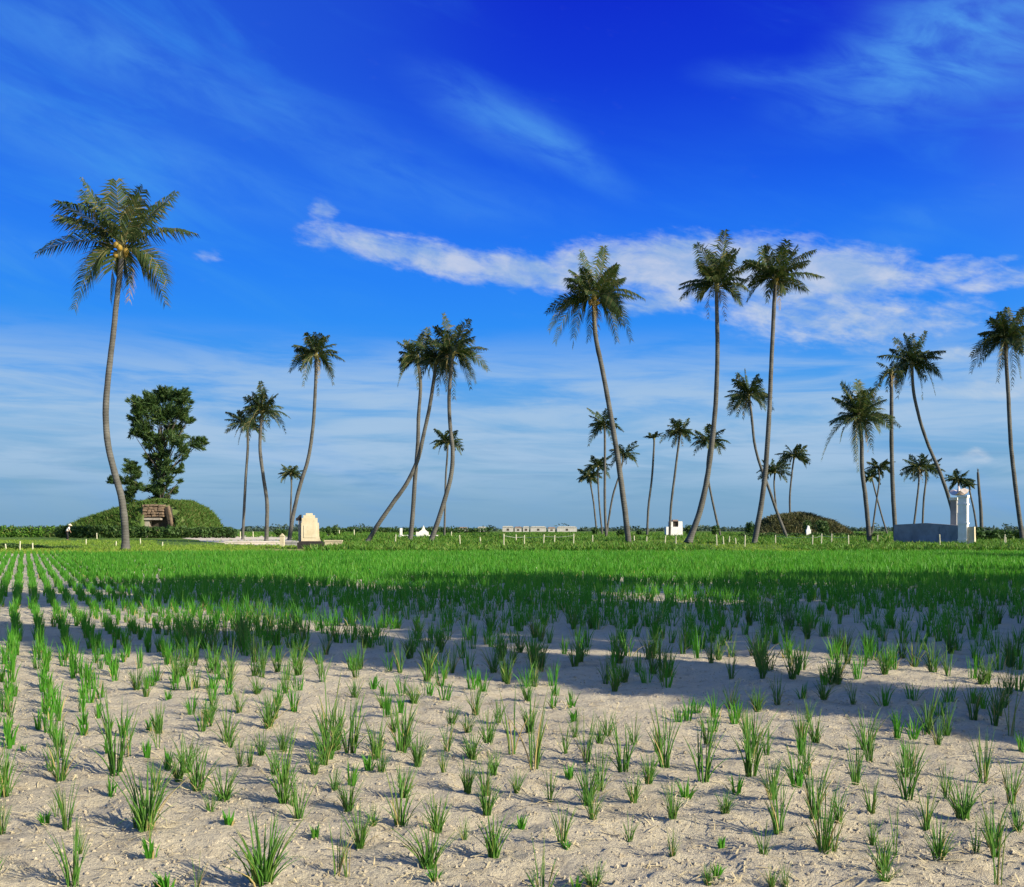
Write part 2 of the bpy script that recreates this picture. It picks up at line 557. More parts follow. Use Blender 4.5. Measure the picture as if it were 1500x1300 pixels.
M['straw'] = solid_mat('dry_straw', (0.44, 0.35, 0.18), (0.56, 0.47, 0.28), 6, 0.8, 0.0)
M['skin'] = solid_mat('skin', (0.30, 0.17, 0.11), (0.34, 0.20, 0.13), 6, 0.6, 0.0)
M['shirt'] = solid_mat('pale_cotton', (0.66, 0.62, 0.56), (0.74, 0.71, 0.66), 5, 0.9, 0.1)
M['trousers'] = solid_mat('dark_cloth', (0.018, 0.018, 0.022), (0.03, 0.028, 0.032), 5, 0.9, 0.1)
M['hat'] = solid_mat('straw_hat', (0.62, 0.52, 0.36), (0.70, 0.62, 0.46), 8, 0.8, 0.1)
M['door'] = solid_mat('dark_wood', (0.06, 0.04, 0.03), (0.09, 0.06, 0.045), 6, 0.7, 0.2)
M['far_wall'] = solid_mat('far_plaster', (0.36, 0.34, 0.30), (0.46, 0.44, 0.40), 1.0, 0.9, 0.1)
M['roof'] = solid_mat('far_roof', (0.20, 0.14, 0.12), (0.30, 0.22, 0.19), 2, 0.85, 0.2)
M['pole'] = solid_mat('grey_pole', (0.13, 0.12, 0.11), (0.19, 0.17, 0.15), 3, 0.85, 0.2)

# ================================================================== ground
FIELD_END = 50.0


def sand_h(x, y):
    p = Vector((x, y, 0))
    d = min(1.0, 14.0 / max(y, 1))
    h = noise.noise(p * 0.8) * 0.020 + noise.noise(p * 3.1) * 0.017
    if y < 22:
        h -= max(0.0, noise.noise(p * 2.4 + Vector((31, 7, 2))) - 0.2) * 0.05
        a = noise.noise(p * 7.5 + Vector((3, 1, 7)))
        h += a * 0.017
        b = noise.noise(p * 19.0 + Vector((9, 4, 2)))
        h += (abs(b) * 1.6 - 0.3) * 0.013
        if y < 9:
            h += noise.noise(p * 41.0) * 0.008
    return h


gb = MB()
S = 3000
gb.face([(-S, -S, -0.05), (S, -S, -0.05), (S, S, -0.05), (-S, S, -0.05)])
tag(gb.build('ground', M['ground']), kind='structure')

NY, NX = 560, 500
ys = [1.6 * (FIELD_END / 1.6) ** (i / (NY - 1)) for i in range(NY)]
vv = np.zeros((NY, NX, 3), dtype=np.float32)
ss = [(-1 + 2 * j / (NX - 1)) for j in range(NX)]
HGRID = vv
for i, y in enumerate(ys):
    wdt = 0.86 * y + 3.0
    for j, s_ in enumerate(ss):
        x = s_ * wdt
        vv[i, j] = (x, y, sand_h(x, y))
for j in range(14):          # the sheet runs out gently into the ground around it
    f_ = (j / 14.0) ** 1.0
    vv[:, j, 2] = vv[:, j, 2] * f_ - 0.052 * (1 - f_)
    vv[:, -1 - j, 2] = vv[:, -1 - j, 2] * f_ - 0.052 * (1 - f_)
vv[0, :, 2] = -0.06; vv[-1, :, 2] = -0.06
idx = np.arange(NY * NX).reshape(NY, NX)
quads = np.stack([idx[:-1, :-1], idx[:-1, 1:], idx[1:, 1:], idx[1:, :-1]], axis=-1).reshape(-1, 4)


def np_mesh(name, verts, faces_flat, loop_total, mats, smooth=False, mat_idx=None):
    me = bpy.data.meshes.new(name)
    me.vertices.add(len(verts))
    me.vertices.foreach_set('co', np.asarray(verts, dtype=np.float32).ravel())
    me.loops.add(len(faces_flat))
    me.loops.foreach_set('vertex_index', np.asarray(faces_flat, dtype=np.int32))
    n = len(loop_total)
    me.polygons.add(n)
    ls = np.zeros(n, dtype=np.int32)
    ls[1:] = np.cumsum(loop_total)[:-1]
    me.polygons.foreach_set('loop_start', ls)
    me.polygons.foreach_set('loop_total', np.asarray(loop_total, dtype=np.int32))
    for m in (mats if isinstance(mats, (list, tuple)) else [mats]):
        me.materials.append(m)
    if mat_idx is not None:
        me.polygons.foreach_set('material_index', np.asarray(mat_idx, dtype=np.int32))
    if smooth:
        me.polygons.foreach_set('use_smooth', np.ones(n, dtype=bool))
    me.update(calc_edges=True)
    me.validate()
    return me


me = np_mesh('sand_field', vv.reshape(-1, 3), quads.ravel(), np.full(len(quads), 4), M['sand'], smooth=True)
o = link(bpy.data.objects.new('sand_field', me))
tag(o, kind='structure')

# sandy and dry patches in the grass beyond the field
def patch(name, pts, mat, z):
    mb = MB()
    c = sum(pts, Vector()) / len(pts)
    ring = []
    n = 48
    for k in range(n):
        t = k / n * len(pts)
        a = pts[int(t) % len(pts)]; b = pts[(int(t) + 1) % len(pts)]
        p = a.lerp(b, t - int(t))
        p = c + (p - c) * (1 + 0.07 * math.sin(k * 2.3) + rnd.uniform(-.05, .05))
        ring.append((p.x, p.y, z))
    mb.face(ring)
    return tag(mb.build(name, mat), kind='structure')


patch('sandy_ground', [XY(250, 786), XY(330, 784), XY(420, 785), XY(440, 797), XY(390, 799), XY(330, 796)], M['palesand'], -0.044)
patch('dry_ground', [XY(190, 810), XY(260, 808.5), XY(360, 809), XY(330, 813), XY(240, 813)], M['dryearth'], -0.040)
patch('bare_ground', [XY(385, 804), XY(440, 803.5), XY(450, 808), XY(390, 808)], M['dryearth'], -0.042)


# ================================================================== onion plants
def blade_tube(V, F, L, rng, ox, oy, h, lean, ldir, w_, segs=3, kink=False):
    """one hollow leaf: a three-sided tapering tube, bending outwards"""
    base_i = sum(1 for _ in ()) + len(V)
    dx, dy = math.cos(ldir), math.sin(ldir)
    px_, py_ = -dy, dx
    for k in range(segs + 1):
        t = k / segs
        out = lean * (0.35 * t + 0.65 * t * t)
        z = h * t * (1 - 0.12 * lean / max(h, .01) * t)
        if kink and t > 0.6:
            out += (t - 0.6) * h * 0.9; z -= (t - 0.6) * h * 1.1
        cx_, cy_ = ox + dx * out, oy + dy * out
        if k == segs:
            V.append((cx_, cy_, z))
        else:
            r = w_ * (1 - 0.55 * t) * (0.75 if k == 0 else 1)
            for a in (0, 2.094, 4.189):
                V.append((cx_ + r * (math.cos(a) * dx + math.sin(a) * px_), cy_ + r * (math.cos(a) * dy + math.sin(a) * py_), z))
    for k in range(segs - 1):
        a = base_i + 3 * k; b = a + 3
        for j in range(3):
            j2 = (j + 1) % 3
            F.append((a + j, a + j2, b + j2, b + j))
    a = base_i + 3 * (segs - 1)
    for j in range(3):
        F.append((a + j, a + (j + 1) % 3, base_i + 3 * segs))


def tuft_meshes(seed, n, spread, dry_n):
    """unit-height tuft (height 1): green leaves and, apart, dry leaves"""
    rng = random.Random(seed)
    out = []
    for kind, cnt in (('onion_plant', n), ('dry_leaf', dry_n)):
        V, F = [], []
        for i in range(cnt):
            a = rng.uniform(0, 2 * math.pi)
            r0 = spread * 0.15 * math.sqrt(rng.random())
            h = rng.uniform(0.38, 1.0) if i > 1 else 1.0
            if kind == 'dry_leaf':
                h *= rng.uniform(0.45, 0.8)
            ld = a + rng.gauss(0, 0.7)
            lean = spread * abs(rng.gauss(0.40, 0.20)) + 0.02
            if kind == 'dry_leaf':
                lean *= 1.7
            blade_tube(V, F, None, rng, r0 * math.cos(a), r0 * math.sin(a), h, lean, ld, rng.uniform(0.015, 0.024) , 4, kink=rng.random() < 0.12)
        if cnt:
            mb = MB(); mb.v = V; mb.f = F; mb.m = [0] * len(F)
            out.append(mb.mesh(kind, M['onion'] if kind == 'onion_plant' else M['onion_dry'], smooth=True))
        else:
            out.append(None)
    return out


VAR = {'sparse': [], 'medium': [], 'dense': []}
for i in range(7): VAR['sparse'].append(tuft_meshes(100 + i, 4 + i % 4, 0.55, [0, 1, 2][i % 3]))
for i in range(9): VAR['medium'].append(tuft_meshes(200 + i, 17 + i % 7, 0.75, [0, 2, 3][i % 3]))
for i in range(9): VAR['dense'].append(tuft_meshes(300 + i, 32 + 3 * (i % 5), 0.9, [0, 2, 4][i % 3]))

# foreground plants traced from the photograph: base x, base y, height, width (3x zoomed tile pixels)
TA = [(15,120,100,40),(25,500,220,70),(10,670,140,50),(225,62,70,30),(235,250,110,40),(265,420,170,100),(250,560,140,30),(295,650,200,80),(320,893,260,110),
      (415,20,80,40),(440,62,60,40),(430,150,60,20),(510,395,270,110),(560,330,170,60),(640,650,280,180),(600,640,120,60),(665,770,90,40),(600,32,90,60),(642,60,90,50),(700,235,110,60),
      (770,30,60,40),(940,32,70,50),(1000,60,60,50),(1050,130,80,60),(1130,45,70,60),(1310,42,70,50),(920,172,80,80),(1000,265,150,90),(1055,370,110,50),(1100,382,100,50),
      (820,390,130,110),(870,470,170,120),(925,562,120,60),(985,522,130,130),(1180,200,120,90),(1245,295,100,70),(1245,532,200,110),(1312,602,220,70),(1380,402,90,80),(1440,280,250,130),
      (1478,282,180,90),(1470,480,90,60),(1005,640,60,50),(1150,887,290,220),(1480,842,230,25),(740,896,80,60),(865,896,150,20),(1385,690,60,30),(700,893,40,30),(105,310,30,20),
      (545,240,80,50),(200,640,60,20),(350,760,120,40)]
TB = [(40,312,200,110),(120,387,60,50),(265,302,180,110),(335,362,120,80),(485,187,80,60),(455,82,80,50),(590,142,110,70),(555,212,70,60),(645,262,120,90),(465,302,110,60),(450,412,90,50),
      (275,512,140,90),(555,482,150,80),(670,407,90,60),(750,307,220,70),(850,372,270,70),(820,92,80,60),(770,482,100,60),(640,572,150,90),(920,527,140,60),(575,322,100,90),(30,552,140,90),
      (140,632,90,60),(25,842,190,30),(420,642,160,110),(385,807,200,150),(540,677,100,50),(670,757,190,130),(790,642,60,70),(970,722,170,80),(985,302,110,50),(1080,347,160,70),
      (1135,272,80,70),(1240,387,180,110),(1140,482,180,80),(1105,602,140,80),(1285,542,130,70),(1350,457,130,80),(1420,372,220,110),(1010,122,60,50),(1265,677,120,60),(1455,612,140,90),
      (1455,772,120,50),(870,896,160,25),(1030,896,60,40),(1110,893,120,90),(1000,422,50,60),(940,62,50,50),(1480,182,60,40),(185,112,70,60),(320,92,80,70),(690,182,80,60),(1170,232,90,60),(60,62,70,60),
      (990,735,40,50),(410,870,70,40),(380,60,60,50)]
TC = [(90,447,210,120),(65,132,60,50),(130,212,70,50),(300,407,230,110),(370,322,100,50),(210,112,100,60),(330,132,90,70),(415,102,100,60),(525,67,60,40),(620,82,80,70),(750,107,90,50),
      (540,392,150,60),(585,262,110,80),(500,462,80,50),(185,582,90,80),(235,502,80,50),(15,502,80,50),(760,442,170,80),(1015,252,80,50),(985,507,240,110),(1120,280,100,60),(1160,492,150,60),
      (1320,432,180,70),(1230,592,170,130),(1070,632,200,70),(830,562,150,70),(420,662,250,90),(355,767,150,70),(620,747,300,110),(660,745,180,60),(835,702,110,60),(880,832,170,110),(930,755,200,60),
      (1125,777,170,110),(1285,742,150,50),(1385,862,280,70),(1370,762,200,80),(1470,662,120,80),(1445,532,180,80),(110,896,100,60),(150,872,60,40),(390,896,90,60),(450,893,120,50),(890,896,80,80),
      (1440,232,170,60),(1490,302,70,30),(170,702,50,40),(880,102,80,50),(1010,82,70,50),(1130,152,70,40),(1170,92,80,50),(1320,122,70,40)]
plants = []       # x, y, height, width
for (ox, lst) in ((0, TA), (500, TB), (1000, TC)):
    for (bx, by, h, wd) in lst:
        px, py = ox + bx / 3.0, 1000 + by / 3.0
        g_ = XY(px, py)
        plants.append((g_.x, g_.y, (1.55 if py < 1150 else 1.3) * h / 3.0 / FPX * g_.y, 1.3 * wd / 3.0 / FPX * g_.y))
n_traced = len(plants)

# the rest of the field, planted in rows that run away to the left
row_d = Vector((-0.43, 0.903, 0)).normalized()
row_n = Vector((row_d.y, -row_d.x, 0))
rf = random.Random(21)
k = -110
grid = []
while k < 320:
    c0 = 0.146 + 0.25 * k
    t = 0.0
    while t < 62:
        p = row_n * c0 + row_d * t
        t += 0.17
        if p.y > FIELD_END - 1.5 or p.y < 3.2 or abs(p.x) > 0.72 * p.y + 2.4:
            continue
        py = HOR + CAM_H * FPX / p.y
        px = 750 + FPX * p.x / p.y
        if py > 1006 and (rf.random() < ((0.24 if px > 300 else .15) if py < 1150 else 0.52)):
            continue
        if py > 1006 and -40 < px < 1540 and any(abs(p.x - q_[0]) < 0.075 and abs(p.y - q_[1]) < 0.16 for q_ in plants[:n_traced]):
            continue
        nz = noise.noise(Vector((p.x * 0.5, p.y * 0.5, 3)))
        leftness = min(1.0, max(0.0, (420 - px) / 330))
        # bare strip towards the right between 7 and 14 m; dense beyond
        far = min(1.0, max(0.0, (p.y - 11.0) / 12.0))
        keep = 0.34 + 0.58 * far
        keep = keep * (1 - leftness) + (0.86 + 0.1 * far) * leftness + nz * 0.28
        if rf.random() > keep:
            continue
        j = 0.020 * leftness + 0.085 * (1 - leftness)
        x = p.x + rf.gauss(0, j); y = p.y + rf.gauss(0, 0.05)
        h = rf.uniform(0.19, 0.30) * (1 + 0.35 * nz)
        if py > 1006:
            h *= rf.uniform(0.55, 1.0)
        if leftness < 0.5:
            h *= 1.12
        else:
            h *= 0.86
        grid.append((x, y, h, h * (rf.uniform(0.3, 0.62) if leftness < 0.5 else rf.uniform(0.22, 0.4))))
    k += 1
plants += grid


def ground_z(x, y):
    return sand_h(x, y)


def appearing(pl):
    x, y, h, w_ = pl
    if abs(x) > 0.5 * y + w_ * 0.4:
        return 0
    return h * max(w_, 0.05) / (y * y)


order = sorted(range(len(plants)), key=lambda i: -appearing(plants[i]))
near_ids = set(order[:300])
ind = [plants[i] for i in order[:300]]
rest = [plants[i] for i in range(len(plants)) if i not in near_ids]

PLANT_GROUP = 'onion plants nearest the camera in the sand'
recs = []
rp = random.Random(5)
for (x, y, h, wd) in ind:
    ratio = wd / h
    cls = 'sparse' if ratio < 0.3 else ('medium' if ratio < 0.52 else 'dense')
    if h * FPX / y < 28 and cls == 'dense':
        cls = 'medium'
    gm, dm = rp.choice(VAR[cls])
    o = bpy.data.objects.new('onion_plant', gm)
    o.location = (x, y, ground_z(x, y) - 0.006)
    o.rotation_euler = (0, 0, rp.uniform(0, 6.28))
    sw = wd / {'sparse': 0.50, 'medium': 0.74, 'dense': 0.90}[cls]
    sw = min(max(sw, 0.55 * h), 1.25 * h)
    o.scale = (sw, sw, h)
    link(o)
    if dm is not None:
        d_ = bpy.data.objects.new('dry_leaf', dm)
        link(d_, o)
        d_['label'] = 'straw yellow withered leaves at the foot'
    px = 750 + FPX * x / y; py = HOR + CAM_H * FPX / y
    ht = h * FPX / y
    size = 'tall' if ht > 62 else ('short' if ht < 36 else 'mid-height')
    full = {'sparse': 'sparse', 'medium': 'open', 'dense': 'bushy'}[cls]
    dry = 'partly yellowed' if dm is not None else 'all green'
    zone = ['at far left', 'left of centre', 'near centre', 'right of centre', 'at far right'][min(4, max(0, int(px / 300)))]
    dep = ('along the bottom edge' if py > 1225 else 'in the front sand' if py > 1130 else 'in the middle sand' if py > 1060 else 'near the shadow edge' if py > 990 else 'inside the tree shadow')
    if px < 290 and py < 1000:
        dep = 'in left rows'
    recs.append((o, f'{size} {full} onion plant {dry} {dep} {zone}', px))
from collections import defaultdict
by = defaultdict(list)
for r_ in recs:
    by[r_[1]].append(r_)
ORD = ['leftmost', 'second from left', 'third from left', 'fourth from left', 'fifth from left', 'sixth from left', 'seventh from left', 'eighth from left', 'ninth from left', 'tenth from left'] + [n_ + ' from left' for n_ in ('eleventh', 'twelfth', 'thirteenth', 'fourteenth', 'fifteenth', 'sixteenth', 'seventeenth', 'eighteenth')]
for lab, lst in by.items():
    lst.sort(key=lambda r_: r_[2])
    for i, r_ in enumerate(lst):
        l2 = lab
        if len(lst) > 1 and i < len(ORD):
            l2 = lab + ', ' + ORD[i]
        tag(r_[0], l2, 'onion plant', PLANT_GROUP)


def scatter_blades(items, name, mats, seed, blades_fn, two_seg=True):
    """many tufts of flat, creased leaves joined into one mesh. items: (x, y, z, h, spread, width)"""
    rng = np.random.default_rng(seed)
    VV, n_bl = [], 0
    reps = np.array([blades_fn(it) for it in items])
    A = np.array(items, dtype=np.float64)
    A = np.repeat(A, reps, axis=0)
    n = len(A)
    an = rng.uniform(0, 2 * np.pi, n)
    r0 = A[:, 4] * 0.3 * np.sqrt(rng.random(n))
    ox = A[:, 0] + r0 * np.cos(an); oy = A[:, 1] + r0 * np.sin(an)
    ld = an + rng.normal(0, 0.7, n)
    lean = A[:, 4] * np.abs(rng.normal(0.42, 0.26, n)) + 0.02 * A[:, 3]
    h = A[:, 3] * rng.uniform(0.5, 1.0, n)
    wv_ = A[:, 5] * rng.uniform(0.75, 1.2, n)
    fa = rng.uniform(0, np.pi, n)
    wx, wy = np.cos(fa) * wv_, np.sin(fa) * wv_
    dx, dy = np.cos(ld) * lean, np.sin(ld) * lean
    z = A[:, 2]
    V = np.zeros((n, 5, 3))
    V[:, 0] = np.stack([ox - wx * .5, oy - wy * .5, z], -1)
    V[:, 1] = np.stack([ox + wx * .5, oy + wy * .5, z], -1)
    V[:, 2] = np.stack([ox + dx * .38 + wx * .5, oy + dy * .38 + wy * .5, z + h * .58], -1)
    V[:, 3] = np.stack([ox + dx * .38 - wx * .5, oy + dy * .38 - wy * .5, z + h * .58], -1)
    V[:, 4] = np.stack([ox + dx, oy + dy, z + h], -1)
    b = np.arange(n) * 5
    q = np.stack([b, b + 1, b + 2, b + 3, b + 3, b + 2, b + 4], -1).ravel()
    lt = np.tile([4, 3], n)
    me_ = np_mesh(name, V.reshape(-1, 3), q, lt, mats)
    return link(bpy.data.objects.new(name, me_))


mid_items = [(x, y, (ground_z(x, y) if y < 22 else 0.0) - 0.005, h, min(max(wd, .05), .6 * h), 0.0075 if y < 10 else 0.0085 if y < 14 else 0.011 if y < 24 else 0.02) for (x, y, h, wd) in rest]
o = scatter_blades(mid_items, 'onion_crop', M['crop'], 3, lambda it: 17 if it[1] < 13 else 10 if it[1] < 24 else 7)
tag(o, 'rows of green onion plants filling the sandy field', 'onion crop', kind='stuff')
dry_items = [(x, y, z, h * 0.55, s_ * 1.6, w_) for (x, y, z, h, s_, w_) in mid_items if rf.random() < (0.6 if y < 16 else 0.12)]
o = scatter_blades(dry_items, 'dry_crop_leaves', M['onion_dry'], 4, lambda it: 2)
tag(o, 'straw coloured dry leaves among the green field rows', 'dry leaves', kind='stuff')

# clods and straw on the near sand
rc = random.Random(11)
mb = MB()
for i in range(7500):
    y = 3.3 + 6.0 * rc.random() ** 1.3
    x = rc.uniform(-0.56, 0.56) * y
    r = rc.uniform(0.003, 0.008) * (1.6 if rc.random() < 0.12 else 1)
    z = sand_h(x, y)
    i0 = len(mb.v)
    a0 = rc.uniform(0, 6.28)
    for kx in range(5):
        a = a0 + kx * 1.2566
        q = r * rc.uniform(0.8, 1.35)
        mb.v.append((x + math.cos(a) * q, y + math.sin(a) * q, z - 0.002))
    for kx in range(5):
        a = a0 + kx * 1.2566 + 0.5
        q = r * rc.uniform(0.5, 0.85)
        mb.v.append((x + math.cos(a) * q, y + math.sin(a) * q, z + r * rc.uniform(0.45, 0.9)))
    mb.v.append((x, y, z + r * rc.uniform(0.8, 1.1)))
    for kx in range(5):
        k2 = (kx + 1) % 5
        mb.f.append((i0 + kx, i0 + k2, i0 + 5 + k2, i0 + 5 + kx)); mb.m.append(0)
        mb.f.append((i0 + 5 + kx, i0 + 5 + k2, i0 + 10)); mb.m.append(0)
tag(mb.build('sand_clods', M['clod']), 'small pale clods of dry sand littering the foreground', 'clods', kind='stuff')
mb = MB()
near_pl = [q_ for q_ in plants if q_[1] < 9.5]
for i in range(5600):
    if i % 3:
        q_ = rc.choice(near_pl)
        x, y = q_[0] + rc.gauss(0, .09), q_[1] + rc.gauss(0, .09)
    else:
        y = 3.3 + 7.0 * rc.random() ** 1.2
        x = rc.uniform(-0.56, 0.56) * y
    L = rc.uniform(0.02, 0.10); a = rc.uniform(0, 6.28); wd = rc.uniform(0.0015, 0.003)
    ca, sa = math.cos(a), math.sin(a)
    p0 = (x, y); p1 = (x + ca * L * .5, y + sa * L * .5); p2 = (x + ca * L + rc.uniform(-.01, .01), y + sa * L + rc.uniform(-.01, .01))
    zs = [sand_h(*p) + 0.004 + rc.uniform(0, 0.012) for p in (p0, p1, p2)]
    V = []
    for (p, z) in zip((p0, p1, p2), zs):
        V += [(p[0] - sa * wd, p[1] + ca * wd, z), (p[0] + sa * wd, p[1] - ca * wd, z + 0.001)]
    i0 = len(mb.v); mb.v += V
    mb.f += [(i0, i0 + 1, i0 + 3, i0 + 2), (i0 + 2, i0 + 3, i0 + 5, i0 + 4)]; mb.m += [0, 0]
tag(mb.build('straw_litter', M['straw']), 'scattered dry straw lying on the foreground sand', 'straw', kind='stuff')

# grass and weeds beyond the field
rg = random.Random(31)
it = []
for i in range(34000):
    y = 49 + 62 * rg.random() ** 1.5
    x = rg.uniform(-0.72, 0.72) * y
    px = 750 + FPX * x / y
    nz = noise.noise(Vector((x * 0.08, y * 0.08, 0)))
    if px > 480 and y > 58 and rg.random() < 0.6:
        continue
    py = HOR + CAM_H * FPX / y
    if 230 < px < 450 and 784 < py < 799 and rg.random() < 0.93:
        continue
    if (190 < px < 360 and 808 < py < 814 or 385 < px < 450 and 803 < py < 809) and rg.random() < .8:
        continue
    it.append((x, y, -0.05, rg.uniform(0.10, 0.22) * (1 + 0.5 * nz), 0.24, 0.028))
o = scatter_blades(it, 'lawn_grass', M['lawn'], 8, lambda q: 5)
tag(o, 'short yellow-green grass beyond the onion field', 'grass', kind='stuff')
it = []
for i in range(20000):
    y = 54 + 110 * rg.random() ** 1.6
    x = rg.uniform(-0.72, 0.72) * y
    px = 750 + FPX * x / y
    if px < 470 + rg.uniform(-30, 30):
        continue
    nz = noise.noise(Vector((x * 0.1, y * 0.06, 5)))
    if nz < -0.25:
        continue
    it.append((x, y, -0.05, rg.uniform(0.2, 0.42) * (1 + 0.7 * nz), 0.5, 0.075))
o = scatter_blades(it, 'weeds', M['weed'], 9, lambda q: 7)
tag(o, 'rough green weeds growing between the field and the palms', 'weeds', kind='stuff')
it = []
for i in range(12000):
    y = 120 + 200 * rg.random() ** 1.2
    x = rg.uniform(-0.72, 0.72) * y
    px = 750 + FPX * x / y
    if px < 430 and y < 150:
        continue
    nz = noise.noise(Vector((x * 0.04, y * 0.04, 9)))
    it.append((x, y, -0.05, rg.uniform(0.22, 0.6) * (1 + 0.8 * nz), 0.9, 0.13))
o = scatter_blades(it, 'scrub', M['weed'], 10, lambda q: 6)
tag(o, 'low far scrub behind the palms along the horizon', 'scrub', kind='stuff')


# ================================================================== leafy things
def leaf_cloud(mb, centers, n, size, rng, flat=0.4, mi=0):
    """leaf-sized faces spread through ellipsoid clumps; centers: (c, radii vec, weight)"""
    tot_w = sum(c[2] for c in centers)
    for (c, rad, wt_) in centers:
        cnt = max(4, int(n * wt_ / tot_w))
        c = Vector(c)
        for _ in range(cnt):
            while True:
                d = Vector((rng.uniform(-1, 1), rng.uniform(-1, 1), rng.uniform(-1, 1)))
                if 0.15 < d.length < 1: break
            d = d * (d.length ** -0.35)
            p = c + Vector((d.x * rad[0], d.y * rad[1], d.z * rad[2]))
            s = size * rng.uniform(0.55, 1.3)
            nrm = Vector((rng.gauss(0, 1), rng.gauss(0, 1), rng.gauss(0, 1) + flat)) + d * 0.6
            nrm.normalize()
            a = nrm.orthogonal().normalized()
            a = Matrix.Rotation(rng.uniform(0, 6.28), 3, nrm) @ a
            b = nrm.cross(a)
            mb.face([tuple(p - a * s), tuple(p + b * s * .42), tuple(p + a * s), tuple(p - b * s * .42)], mi)


def leafy_tree(name, label, cat, foot, height, clumps, leaf_n, leaf_s, mat, group=None, trunk_r=0.3, seed=1, trunk_top=0.75, spray=False):
    rng = random.Random(seed)
    root = empty(name, foot)
    tag(root, label, cat, group)
    t = MB()
    top = Vector((rng.uniform(-.3, .3), 0, height * trunk_top))
    t.tube([(0, 0, -0.15), (0.05, 0, height * .12), (-.08, .05, height * .4), tuple(top)], [trunk_r * 1.3, trunk_r, trunk_r * .7, trunk_r * .2], 9)
    for (c, rad, wt_) in clumps:
        c = Vector(c)
        z0 = min(max(c.z * 0.62, height * 0.1), height * trunk_top)
        s = Vector((0, 0, z0))
        t.tube([s, s.lerp(c, .5) + Vector((0, 0, -.1)), c], [trunk_r * .33, trunk_r * .2, trunk_r * .06], 5)
    t.build('trunk', M['bark2'], root, smooth=True)
    f = MB()
    if spray:
        spray_cloud(f, clumps, leaf_n, leaf_s, rng)
    else:
        leaf_cloud(f, clumps, leaf_n, leaf_s, rng)
    f.build('crown', mat, root)
    return root


def spray_cloud(mb, clumps, n, size, rng, axis_x=0.0):
    """foliage in tapering sprays that point up and outwards from each clump"""
    tw = sum(c[2] for c in clumps)
    for (c, rad, wt_) in clumps:
        c = Vector(c)
        K_ = max(7, int(9 * wt_ * len(clumps) / tw))
        cnt = max(3, int(n * wt_ / tw / K_))
        for _ in range(K_):
            d = Vector((rng.gauss(0, .8) + 0.9 * (1 if c.x > axis_x else -1) * min(1, abs(c.x - axis_x) / 2.5), rng.gauss(0, .7), rng.gauss(0.45, .55)))
            d.normalize()
            s0 = c + Vector((rng.uniform(-.45, .45) * rad[0], rng.uniform(-.5, .5) * rad[1], rng.uniform(-.5, .4) * rad[2]))
            L_ = (rad[0] + rad[2]) * 0.5 * rng.uniform(0.8, 1.5)
            for _k in range(cnt):
                t = rng.random() ** 0.8
                w_ = 0.30 * L_ * (1 - t) ** 0.7 + 0.06
                p = s0 + d * (L_ * t) + Vector((rng.gauss(0, w_), rng.gauss(0, w_), rng.gauss(0, w_ * .8))) * .85
                s_ = size * rng.uniform(.7, 1.5)
                a = (d + Vector((rng.gauss(0, .4), rng.gauss(0, .4), rng.gauss(0, .4)))).normalized()
                b = a.cross(Vector((rng.gauss(0, 1), rng.gauss(0, 1), rng.gauss(0, 1)))).normalized()
                mb.face([tuple(p - a * s_), tuple(p + b * s_ * .17), tuple(p + a * s_), tuple(p - b * s_ * .17)])


# trees out of the frame on the right, which throw the long shadows over the field
def off_tree(p, s, height, rx, z0, seed, leaf_n, label):
    rng = random.Random(seed)
    nrm = Vector((0.51, 0.86, 0)).normalized()
    pos = nrm * p + SUN_DIR * s
    cl_ = []
    n = 18
    for i in range(n):
        z = z0 + (height - z0) * (i + 0.5) / n
        f = 0.55 + 0.45 * math.sin(math.pi * min(1, 0.15 + 0.8 * (i + .5) / n))
        a = rng.uniform(0, 6.28)
        r = rx * f * 0.5
        cl_.append(((math.cos(a) * r, math.sin(a) * r, z), (rx * f * .7, rx * f * .7, (height - z0) / n * 1.3), f + .2))
    return leafy_tree('broadleaf_tree', label, 'tree', (pos.x, pos.y, -0.05), height, cl_, leaf_n, 0.22, M['casuarina'],
                      'shade trees beyond the right edge', 0.28, seed)


off_tree(7.75, 11.0, 13.5, 1.15, 1.6, 61, 8000, 'slim leafy tree nearest the camera beyond the right edge, shading the front sand')
off_tree(11.2, 12.5, 16.5, 2.3, 1.8, 62, 15000, 'tallest leafy tree beyond the right edge, its shadow reaching the left rows')
off_tree(13.0, 11.0, 12.5, 1.7, 1.4, 68, 8000, 'low bushy tree between two taller ones beyond the right edge')
off_tree(14.9, 14.0, 15.0, 2.4, 2.0, 63, 14000, 'third leafy tree beyond the right edge, shading the middle of the field')
off_tree(19.5, 15.0, 13.2, 2.6, 2.0, 64, 12000, 'fourth leafy tree beyond the right edge, counted from the camera')
off_tree(24.4, 16.5, 11.5, 2.2, 2.0, 65, 7500, 'fifth leafy tree beyond the right edge, counted from the camera')
off_tree(29.8, 19.0, 10.5, 2.4, 2.0, 66, 6500, 'sixth, lower leafy tree beyond the right edge')
off_tree(44.5, 18.0, 11.0, 3.6, 1.5, 67, 8000, 'farthest leafy tree beyond the right edge, shading the far field corner')

# far tree line
rt = random.Random(41)
mb = MB()
for i in range(680):
    px = rt.uniform(-500, 2000)
    Y = rt.uniform(480, 560)
    c = P(px, 775, Y)
    hh = rt.uniform(0.8, 2.4) * (1.25 if px < 470 else 1.0) * (1 + 0.9 * max(0, noise.noise(Vector((px * .02, 3, 1))))) * (1.7 if rt.random() < .05 else 1)
    leaf_cloud(mb, [((c.x, c.y, hh * 0.45), (rt.uniform(2, 5), 2, hh * 0.62), 1)], 34, 0.8, rt)
tag(mb.build('treeline', M['treeline']), 'low dark line of far trees on the horizon', 'tree line', kind='stuff')


